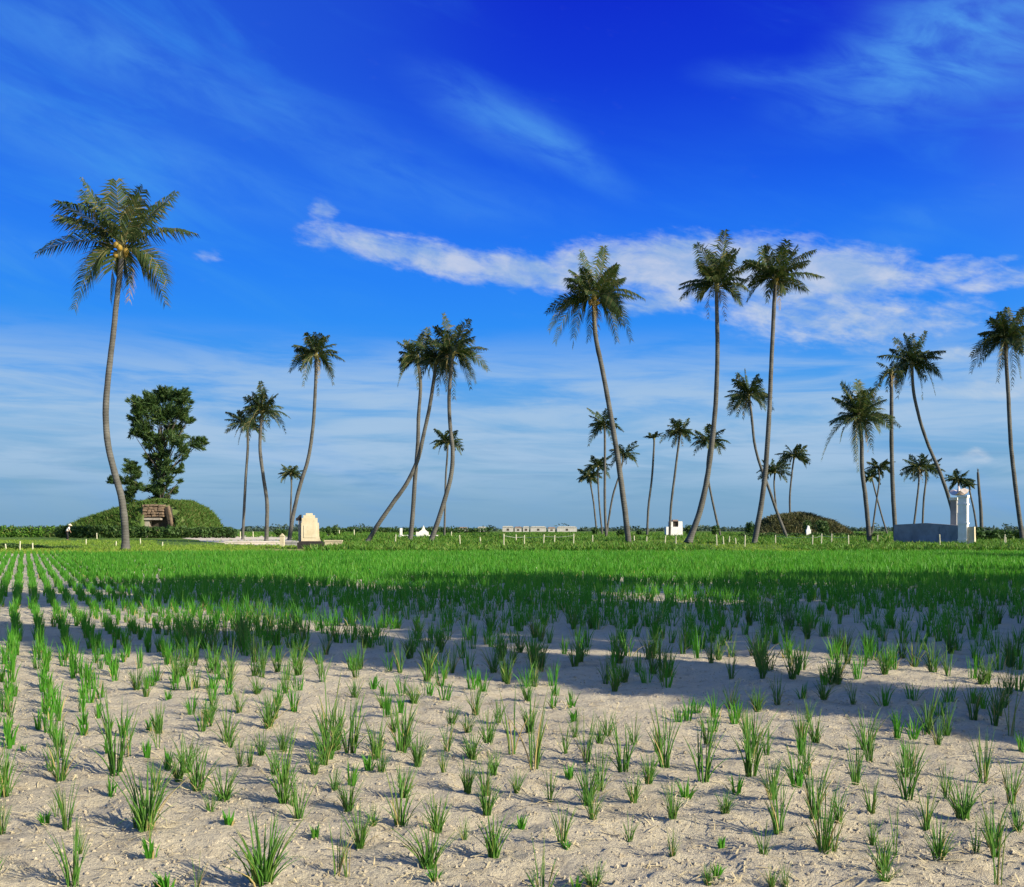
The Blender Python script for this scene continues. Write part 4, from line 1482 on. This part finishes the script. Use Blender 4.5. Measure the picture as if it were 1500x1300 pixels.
shrub('dark shrub left of the brown mound beside the tall palm foot', 1092, 1106, 763, 150, M['hedge'], 1)
shrub('round dark shrub at the right end of the brown mound', 1192, 1216, 760, 152, M['hedge'], 2, 700)
shrub('dark shrub behind the small white headstone', 1176, 1190, 760, 156, M['hedge'], 3)
shrub('dark shrub under the slanting stem right of the tall palm foot', 1041, 1055, 768, 160, M['hedge'], 4)
shrub('dark shrub just left of the tall palm foot', 1002, 1016, 769, 160, M['hedge'], 5)
shrub('dark shrub just right of the cream tomb', 476, 486, 770, 150, M['hedge'], 6)
shrub('second dark shrub from the cream tomb', 486, 500, 769.5, 170, M['hedge'], 7)
shrub('small dark shrub at the foot of the far palm clump', 866, 878, 770, 185, M['hedge'], 8)
shrub('small dark shrub left of the leaning tall palm foot', 902, 915, 775, 150, M['hedge'], 9)
shrub('dark shrub left of the cream tomb', 398, 424, 775, 150, M['hedge'], 10, 600)
shrub('low dark shrub at the foot of the thin tuft palm', 932, 944, 777, 165, M['hedge'], 11)
shrub('dark shrub behind the right-hand fence posts', 1428, 1440, 771, 125, M['hedge'], 12)

# ================================================================== tombs and small buildings
# cream tomb
YC = 64.0
def TX(px, Y): return (px - 750) / FPX * Y
def TZ(py, Y): return CAM_H + (HOR - py) / FPX * Y
root = empty('cream_tomb', (TX(454, YC), YC, 0), R(9))
tag(root, 'cream plastered tomb with stepped top on a black plinth', 'tomb')
k_ = YC / FPX
mb = MB(); mb.box(-18 * k_, -.35, -.06, 21 * k_, 1.0, TZ(795, YC)); mb.box(-15.5 * k_, -.25, TZ(795, YC), 18 * k_, .9, TZ(793, YC)); mb.build('plinth', M['black'], root)
mb = MB()
zb = TZ(793, YC) - .001
mb.prism([(-12.5 * k_, zb), (15 * k_, zb), (13 * k_, TZ(786, YC)), (12.5 * k_, TZ(766, YC)), (-12.5 * k_, TZ(766, YC))], 0, .62)
mb.build('headstone', M['cream'], root)
mb = MB(); mb.box(-11.6 * k_, .03, TZ(766, YC), 10.5 * k_, .56, TZ(759, YC)); mb.build('upper_step', M['cream'], root)
mb = MB(); mb.box(-9.5 * k_, .07, TZ(759, YC), 7 * k_, .5, TZ(755, YC)); mb.box(-6 * k_, .1, TZ(755, YC), 3.5 * k_, .46, TZ(752, YC)); mb.build('crest', M['cream'], root)
mb = MB(); mb.box(-9 * k_, -.03, TZ(788, YC), 9 * k_, -.002, TZ(770, YC)); mb.build('face_panel', M['cream'], root)
mb = MB()
mb.box(-17 * k_, .2, TZ(793, YC), -13.2 * k_, 1.3, TZ(763, YC)); mb.build('shaded_wing', M['grey'], root)  # grey instead of cream: the shade of the tomb's left side as colour
mb = MB()
mb.box(-20.5 * k_, .3, TZ(763, YC), -13 * k_, 1.2, TZ(759, YC)); mb.prism([(-19 * k_, TZ(759, YC)), (-13 * k_, TZ(759, YC)), (-13 * k_, TZ(754, YC)), (-15.5 * k_, TZ(754.5, YC))], .3, 1.1); mb.build('wing_cap', M['black'], root)

def low_wall(label, x0, x1, Y, top, mat, thick=.25, rz=0):
    xm = (x0 + x1) / 2
    root = empty('low_wall', (TX(xm, Y), Y, 0), rz)
    tag(root, label, 'wall')
    hw = (x1 - x0) / 2 / FPX * Y
    zt = TZ(top, Y)
    mb = MB(); mb.box(-hw, -thick / 2, -.06, hw, thick / 2, zt - .1); mb.build('wall_body', mat, root)
    mb = MB(); mb.box(-hw - .04, -thick / 2 - .04, zt - .1, hw + .04, thick / 2 + .04, zt); mb.build('coping', mat, root)
    return root


low_wall('short cream garden wall right of the cream tomb', 476, 501, 70, 791.5, M['cream'])
low_wall('long low cream wall between the palm pair and the cream tomb', 330, 412, 84, 793.2, M['slab'])
low_wall('small grey wall piece directly left of the cream tomb', 417, 436, 74, 793.5, M['grey'])
root = empty('stone_marker', (TX(413.5, 72), 72, 0))
tag(root, 'small cream marker stone with pointed top left of the tomb', 'marker stone')
q = 72 / FPX
mb = MB(); mb.box(-3 * q, -.15, -.06, 3 * q, .15, TZ(786, 72)); mb.build('shaft', M['cream'], root)
mb = MB(); mb.prism([(-3.6 * q, TZ(786, 72)), (3.6 * q, TZ(786, 72)), (0, TZ(782, 72))], -.18, .18); mb.build('cap', M['cream'], root)

# grey walled tomb with white pillar on the right
YG = 78.0
q = YG / FPX
corner = Vector((TX(1409, YG), YG, 0))
root = empty('walled_tomb', corner, R(-38))   # local +x runs along the lit short side, +y along the shaded long wall
tag(root, 'grey walled tomb with tall white gate pillar and upturned pink roof', 'tomb')
ang = R(-38)
# the long wall goes from the corner back to the left: local direction (-sin, cos) is (+.6,.79): use -x side instead
ca, sa = math.cos(-ang), math.sin(-ang)
def loc_of(px, Y):
    d = Vector((TX(px, Y), Y, 0)) - corner
    return (d.x * ca - d.y * sa, d.x * sa + d.y * ca)
zt = TZ(769.5, YG)
def slab_between(mb, a, b, th, z0, z1, z1b=None):
    a = Vector((a[0], a[1], 0)); b = Vector((b[0], b[1], 0))
    d = (b - a).normalized(); n_ = Vector((-d.y, d.x, 0)) * th / 2
    z1b = z1 if z1b is None else z1b
    i = len(mb.v)
    for p_, zz in ((a, z1), (b, z1b)):
        mb.v += [tuple(p_ - n_) [:2] + (z0,), tuple(p_ + n_)[:2] + (z0,), tuple(p_ + n_)[:2] + (zz,), tuple(p_ - n_)[:2] + (zz,)]
    for f in ((0, 1, 2, 3), (7, 6, 5, 4), (0, 3, 7, 4), (1, 5, 6, 2), (3, 2, 6, 7), (0, 4, 5, 1)):
        mb.f.append(tuple(i + t for t in f)); mb.m.append(0)
A_ = (-0.16, 0.30)
Bp = loc_of(1311, 84.0)
mid_ = ((A_[0] + Bp[0]) / 2 , (A_[1] + Bp[1]) / 2)
mb = MB()
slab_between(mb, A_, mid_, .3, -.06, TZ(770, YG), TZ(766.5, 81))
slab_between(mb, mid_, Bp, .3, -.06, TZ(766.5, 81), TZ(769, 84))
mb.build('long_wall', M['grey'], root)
mb = MB()
Cp = (Bp[0] + 2.6, Bp[1] + 2.0)
slab_between(mb, Bp, Cp, .3, -.06, TZ(769, 84) - .02)
mb.build('end_wall', M['grey'], root)
# right pillar, lit
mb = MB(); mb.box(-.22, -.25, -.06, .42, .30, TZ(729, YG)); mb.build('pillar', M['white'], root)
mb = MB(); mb.box(-.28, -.31, TZ(729, YG), .48, .36, TZ(726, YG)); mb.build('pillar_cap', M['white'], root)
mb = MB(); mb.box(.421, -.18, -.06, .95, .24, TZ(772, YG), .03); mb.build('buttress', M['cream'], root)
mb = MB()
for zz in (792, 768, 740):
    mb.box(-.26, -.29, TZ(zz, YG), .418 if zz == 792 else .46, .34, TZ(zz - 2.2, YG))
mb.build('moulding', M['white'], root)
# left pillar further back, its shade put into the grey colour
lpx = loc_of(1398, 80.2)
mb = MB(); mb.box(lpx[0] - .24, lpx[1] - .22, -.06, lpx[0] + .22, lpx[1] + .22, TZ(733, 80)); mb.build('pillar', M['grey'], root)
mb = MB(); mb.box(lpx[0] - .32, lpx[1] - .30, TZ(733, 80), lpx[0] + .30, lpx[1] + .30, TZ(729, 80)); mb.build('pillar_cap', M['white'], root)
# white panel glimpsed between the pillars
px_m = loc_of(1404.5, 79.4)
mb = MB(); mb.box(px_m[0] - .1, px_m[1] - .08, zt - .05, px_m[0] + .1, px_m[1] + .08, TZ(751, YG)); mb.build('gate_panel', M['white'], root)
# small roof with upturned corners over the pillars
mb = MB()
ca0 = Vector((.1, 0.0, 0)); cb0 = Vector((lpx[0], lpx[1], 0))
d = (cb0 - ca0).normalized(); n_ = Vector((-d.y, d.x, 0))
zr = TZ(725.6, YG)
NR = 9
ring = []
for k in range(NR):
    t = -0.12 + 1.24 * k / (NR - 1)
    p_ = ca0.lerp(cb0, t)
    up_ = 0.32 * abs((k / (NR - 1) - .5) * 2) ** 2.2
    i = len(mb.v)
    for (off, zz) in ((-.34, .03 + up_), (-.28, .10 + up_), (0, .34 + up_ * .6), (.28, .10 + up_), (.34, .03 + up_), (0, .0 + up_ * .3)):
        mb.v.append(tuple(p_ + n_ * off)[:2] + (zr + zz,))
    ring.append(i)
for a, b in zip(ring, ring[1:]):
    for j in range(6):
        j2 = (j + 1) % 6
        mb.f.append((a + j, b + j, b + j2, a + j2)); mb.m.append(0)
mb.f.append(tuple(range(ring[0], ring[0] + 6))); mb.m.append(0)
mb.f.append(tuple(reversed(range(ring[-1], ring[-1] + 6)))); mb.m.append(0)
mb.build('roof', M['pinkish'], root)
mb = MB()
m_ = ca0.lerp(cb0, .5)
mb.tube([tuple(m_)[:2] + (zr + .30,), tuple(m_)[:2] + (zr + .5,), tuple(m_)[:2] + (zr + .75,)], [.16, .12, .03], 6); mb.build('finial', M['pinkish'], root)

# white tomb behind the trio of palms
root = empty('white_tomb', (TX(612, 140), 140, 0))
tag(root, 'low white tomb with small pointed gable behind the palm trio', 'tomb')
q = 140 / FPX
mb = MB(); mb.box(-28 * q, -.2, -.06, 30 * q, .2, TZ(784, 140)); mb.build('wall_body', M['white'], root)
mb = MB(); mb.box(-2 * q, -.6, -.06, 16 * q, -.21, TZ(779.5, 140)); mb.build('step', M['white'], root)
mb = MB(); mb.prism([(2 * q, TZ(779.5, 140)), (15 * q, TZ(779.5, 140)), (11 * q, TZ(776, 140)), (9 * q, TZ(770, 140)), (6.5 * q, TZ(776, 140))], -.55, -.25); mb.build('gable', M['white'], root)
mb = MB(); mb.box(-26 * q, -.3, -.06, -23 * q, .3, TZ(774, 140)); mb.build('pillar', M['white'], root)

# white shrine
root = empty('white_shrine', (TX(988, 180), 180, 0))
tag(root, 'small white shrine with dark roof beside the far palm', 'shrine')
q = 180 / FPX
mb = MB(); mb.box(-12 * q, 0, -.06, 12 * q, 2, TZ(772, 180)); mb.build('base_wall', M['white'], root)
for a in (-5, 9):
    mb = MB(); mb.box((a - 3) * q, .2, TZ(772, 180), (a + 3) * q, 1.2, TZ(764, 180)); mb.build('pillar', M['white'], root)
mb = MB(); mb.prism([(-3 * q, TZ(764, 180)), (6 * q, TZ(764, 180)), (5 * q, TZ(761.5, 180)), (-2 * q, TZ(761.5, 180))], .1, 1.4); mb.build('roof', M['roof'], root)
mb = MB(); mb.box(-2 * q, .5, TZ(772, 180), 6 * q, .9, TZ(764, 180)); mb.build('niche_shade', M['dark'], root)  # solid dark block, the shade of a recess as colour

# white headstone by the brown mound
root = empty('headstone', (TX(1184, 140), 140, 0))
tag(root, 'small bright white headstone in front of the brown mound', 'headstone')
q = 140 / FPX
mb = MB(); mb.box(-3.2 * q, -.2, -.06, 3.4 * q, .2, TZ(776, 140)); mb.build('slab', M['white'], root)
mb = MB(); mb.prism([(-2.2 * q, TZ(776, 140)), (2.2 * q, TZ(776, 140)), (1.5 * q, TZ(771, 140)), (-1.0 * q, TZ(770, 140))], -.15, .15); mb.build('head', M['white'], root)

# far pale buildings on the horizon
rb = random.Random(51)
FARL = ['pale far building nearest the palm trio on the horizon', 'tiny pale far building, second from the palm trio', 'wide low pale far building on the horizon', 'tiny pale far building with darker roof, mid horizon', 'small pale far hut just right of mid horizon', 'long whitish far building toward the field palms', 'small pale far shed between two long ones', 'last long pale far building before the far palm clump']
for i, (x0, x1, top) in enumerate([(672, 684, 773), (700, 712, 772.5), (736, 752, 771.5), (754, 764, 772.5), (766, 775, 772), (777, 800, 771.8), (803, 813, 773), (816, 845, 772)]):
    Yf = 420 + 12 * (i % 3)
    root = empty('far_building', (TX((x0 + x1) / 2, Yf), Yf, 0))
    tag(root, FARL[i], 'building', 'pale buildings on the horizon')
    hw = (x1 - x0) / 2 / FPX * Yf
    zt_ = TZ(top + 1.2, Yf)
    mb = MB(); mb.box(-hw, 0, -.06, hw, 5, zt_); mb.build('wall', M['far_wall'], root)
    mb = MB(); mb.prism([(-hw - .2, zt_), (hw + .2, zt_), (hw * .8, zt_ + .55), (-hw * .8, zt_ + .55)], -.2, 5.2); mb.build('roof', M['far_wall'] if i % 3 else M['roof'], root)
    mb = MB()
    mb.box(-.5, -.06, .4, .5, -.002, zt_ * .7); mb.build('doorway_shade', M['dark'], root)  # dark panel on the wall, shade of an open door as colour

# ================================================================== fence posts and wire
posts = [(29, 806, 13), (48, 805.5, 10), (9, 806, 9), (126, 797, 7), (142, 789, 8), (170, 800, 7), (206, 797, 8), (216, 787, 7), (238, 800, 6), (285, 787, 9), (297, 786, 7), (352, 788, 9), (371, 787, 8),
         (480, 787, 10), (497, 786, 9), (519, 786, 10), (547, 800, 0), (579, 797, 14), (598, 790, 0), (661, 787, 8), (674, 798, 14), (704, 797, 10), (738, 802, 20), (756, 795, 12), (768, 798, 14), (796, 800, 17), (812, 796, 12), (840, 800, 18),
         (868, 798, 14), (929, 797, 12), (947, 795, 9), (974, 797, 12), (990, 796, 10), (1050, 799, 16), (1060, 797, 11), (1068, 796, 10), (1078, 797, 9), (1091, 800, 16), (1136, 797, 13), (1190, 800, 16), (1203, 800, 18), (1218, 796, 14),
         (1243, 801, 17), (1285, 796, 12), (1377, 801, 18), (1471, 798, 15), (1473.5, 799, 12)]
LM = [(98, 'the person'), (184, 'the tallest palm'), (265, 'the shelter opening'), (357, 'the thin left-pair palm'), (390, 'the kinked-trunk palm'), (413, 'the pointed marker stone'), (455, 'the cream tomb'), (537, 'the strongly leaning trunk'), (600, 'the upright trio palm'), (630, 'the bent trio palm'),
      (736, 'the pale far buildings'), (790, 'the mid horizon gap'), (887, 'the far palm clump'), (921, 'the left-leaning tall palm'), (958, 'the tiny-tuft palm'), (988, 'the white shrine'), (1008, 'the left tall-pair palm'), (1105, 'the right tall-pair palm'), (1152, 'the S-curved palm foot'), (1184, 'the white headstone'),
      (1225, 'the brown mound end'), (1273, 'the bushy palm'), (1360, 'the grey tomb wall'), (1415, 'the white pillar'), (1497, 'the right edge palm')]
posts = [p for p in posts if p[2] > 0]
pm = {}
labs = []
for (px, py, hp) in posts:
    lm = min(LM, key=lambda q_: abs(q_[0] - px))
    side = 'left' if px < lm[0] else 'right'
    siz = 'short' if hp < 10 else ('tall' if hp > 15 else 'plain')
    labs.append(f'{siz} pale fence post {side} of {lm[1]}')
cnt = defaultdict(list)
for i, l in enumerate(labs): cnt[l].append(i)
for l, ids in cnt.items():
    if len(ids) > 1:
        for k, i in enumerate(sorted(ids, key=lambda i: posts[i][0])):
            labs[i] = l + ', ' + ORD[k]
rpst = random.Random(77)
for (px, py, hp), lab in zip(posts, labs):
    g_ = XY(px, py)
    h = hp / FPX * g_.y
    wd = max(0.04, 0.8 / FPX * g_.y)
    mb = MB()
    tx, ty = rpst.uniform(-.05, .05), rpst.uniform(-.05, .05)
    mb.tube([(0, 0, -.06), (tx * .5, ty * .5, h * .5), (tx, ty, h - .03), (tx, ty, h)], [wd, wd * .95, wd * .9, wd * .6], 6)
    o_ = mb.build('fence_post', M['post'], loc=(g_.x, g_.y, 0))
    tag(o_, lab, 'fence post', 'pale fence posts beyond the field')
wires = [((1136, 797, 11), (1190, 800, 13)), ((1190, 800, 13), (1203, 800, 15)), ((1203, 800, 15), (1243, 801, 14)), ((738, 802, 17), (768, 798, 11)), ((768, 798, 11), (796, 800, 14)), ((796, 800, 14), (840, 800, 15))]
root = None
mb = MB()
for a, b in wires:
    pts = []
    for (px, py, hp) in (a, b):
        g_ = XY(px, py); pts.append(Vector((g_.x, g_.y, hp / FPX * g_.y)))
    m_ = (pts[0] + pts[1]) / 2 + Vector((0, 0, -.08))
    mb.tube([pts[0], m_, pts[1]], [.012] * 3, 4)
tag(mb.build('fence_wire', M['wire']), 'thin sagging wire strung between pale fence posts', 'wire')

# ================================================================== the person
YP = 108.0
pg = XY(98, HOR + CAM_H * FPX / YP)
root = empty('person', (pg.x, pg.y, -0.05), R(20))
tag(root, 'person in pale shirt and dark trousers stooping on the lawn at left', 'person')


def skin_mesh(name, verts, edges, radii, rootv, mat, parent, sub=1):
    me_ = bpy.data.meshes.new(name)
    me_.from_pydata(verts, edges, [])
    o_ = bpy.data.objects.new(name, me_)
    link(o_, parent)
    md = o_.modifiers.new('skin', 'SKIN')
    md.use_smooth_shade = True
    for i, r_ in enumerate(radii):
        sv_ = me_.skin_vertices[0].data[i]
        sv_.radius = (r_, r_) if not isinstance(r_, tuple) else r_
        sv_.use_root = (i == rootv)
    ms = o_.modifiers.new('sub', 'SUBSURF'); ms.levels = sub; ms.render_levels = sub
    me_.materials.append(mat)
    return o_


# body: stooped slightly forward (towards +x), arms hanging
V = [(0, 0, .92), (.06, 0, 1.12), (.17, 0, 1.34), (.23, 0, 1.44), (.28, 0, 1.54), (.32, 0, 1.66),
     (0, .10, .90), (.04, .11, .50), (-.02, .12, .08), (.13, .13, .04),
     (0, -.10, .90), (.10, -.11, .50), (.08, -.12, .08), (.22, -.13, .04),
     (.19, .19, 1.38), (.24, .23, 1.12), (.36, .20, .90), (.40, .19, .80),
     (.19, -.19, 1.38), (.26, -.23, 1.12), (.38, -.20, .92), (.42, -.19, .82)]
E = [(0, 1), (1, 2), (2, 3), (3, 4), (4, 5), (0, 6), (6, 7), (7, 8), (8, 9), (0, 10), (10, 11), (11, 12), (12, 13), (2, 14), (14, 15), (15, 16), (16, 17), (2, 18), (18, 19), (19, 20), (20, 21)]
RD = [(.14, .12), (.14, .12), (.15, .13), .06, .085, .09, .09, .062, .042, .035, .09, .062, .042, .035, .06, .045, .034, .035, .06, .045, .034, .035]
skin_mesh('body', V, E, RD, 0, M['skin'], root)
V2 = [(0, 0, .95), (.06, 0, 1.12), (.17, 0, 1.34), (.215, 0, 1.42), (.19, .19, 1.38), (.235, .23, 1.15), (.19, -.19, 1.38), (.25, -.23, 1.15)]
E2 = [(0, 1), (1, 2), (2, 3), (2, 4), (4, 5), (2, 6), (6, 7)]
skin_mesh('shirt', V2, E2, [.175, .17, .175, .09, .085, .07, .085, .07], 0, M['shirt'], root)
V3 = [(0, 0, .97), (0, .10, .88), (.04, .11, .50), (-.02, .12, .12), (0, -.10, .88), (.10, -.11, .50), (.08, -.12, .12)]
E3 = [(0, 1), (1, 2), (2, 3), (0, 4), (4, 5), (5, 6)]
skin_mesh('trousers', V3, E3, [.165, .125, .095, .075, .125, .095, .075], 0, M['trousers'], root)
mb = MB()
mb.tube([(.30, 0, 1.62), (.305, 0, 1.64), (.32, 0, 1.72), (.335, 0, 1.80)], [.24, .22, .11, .015], 12)
mb.build('sun_hat', M['hat'], root, smooth=True)
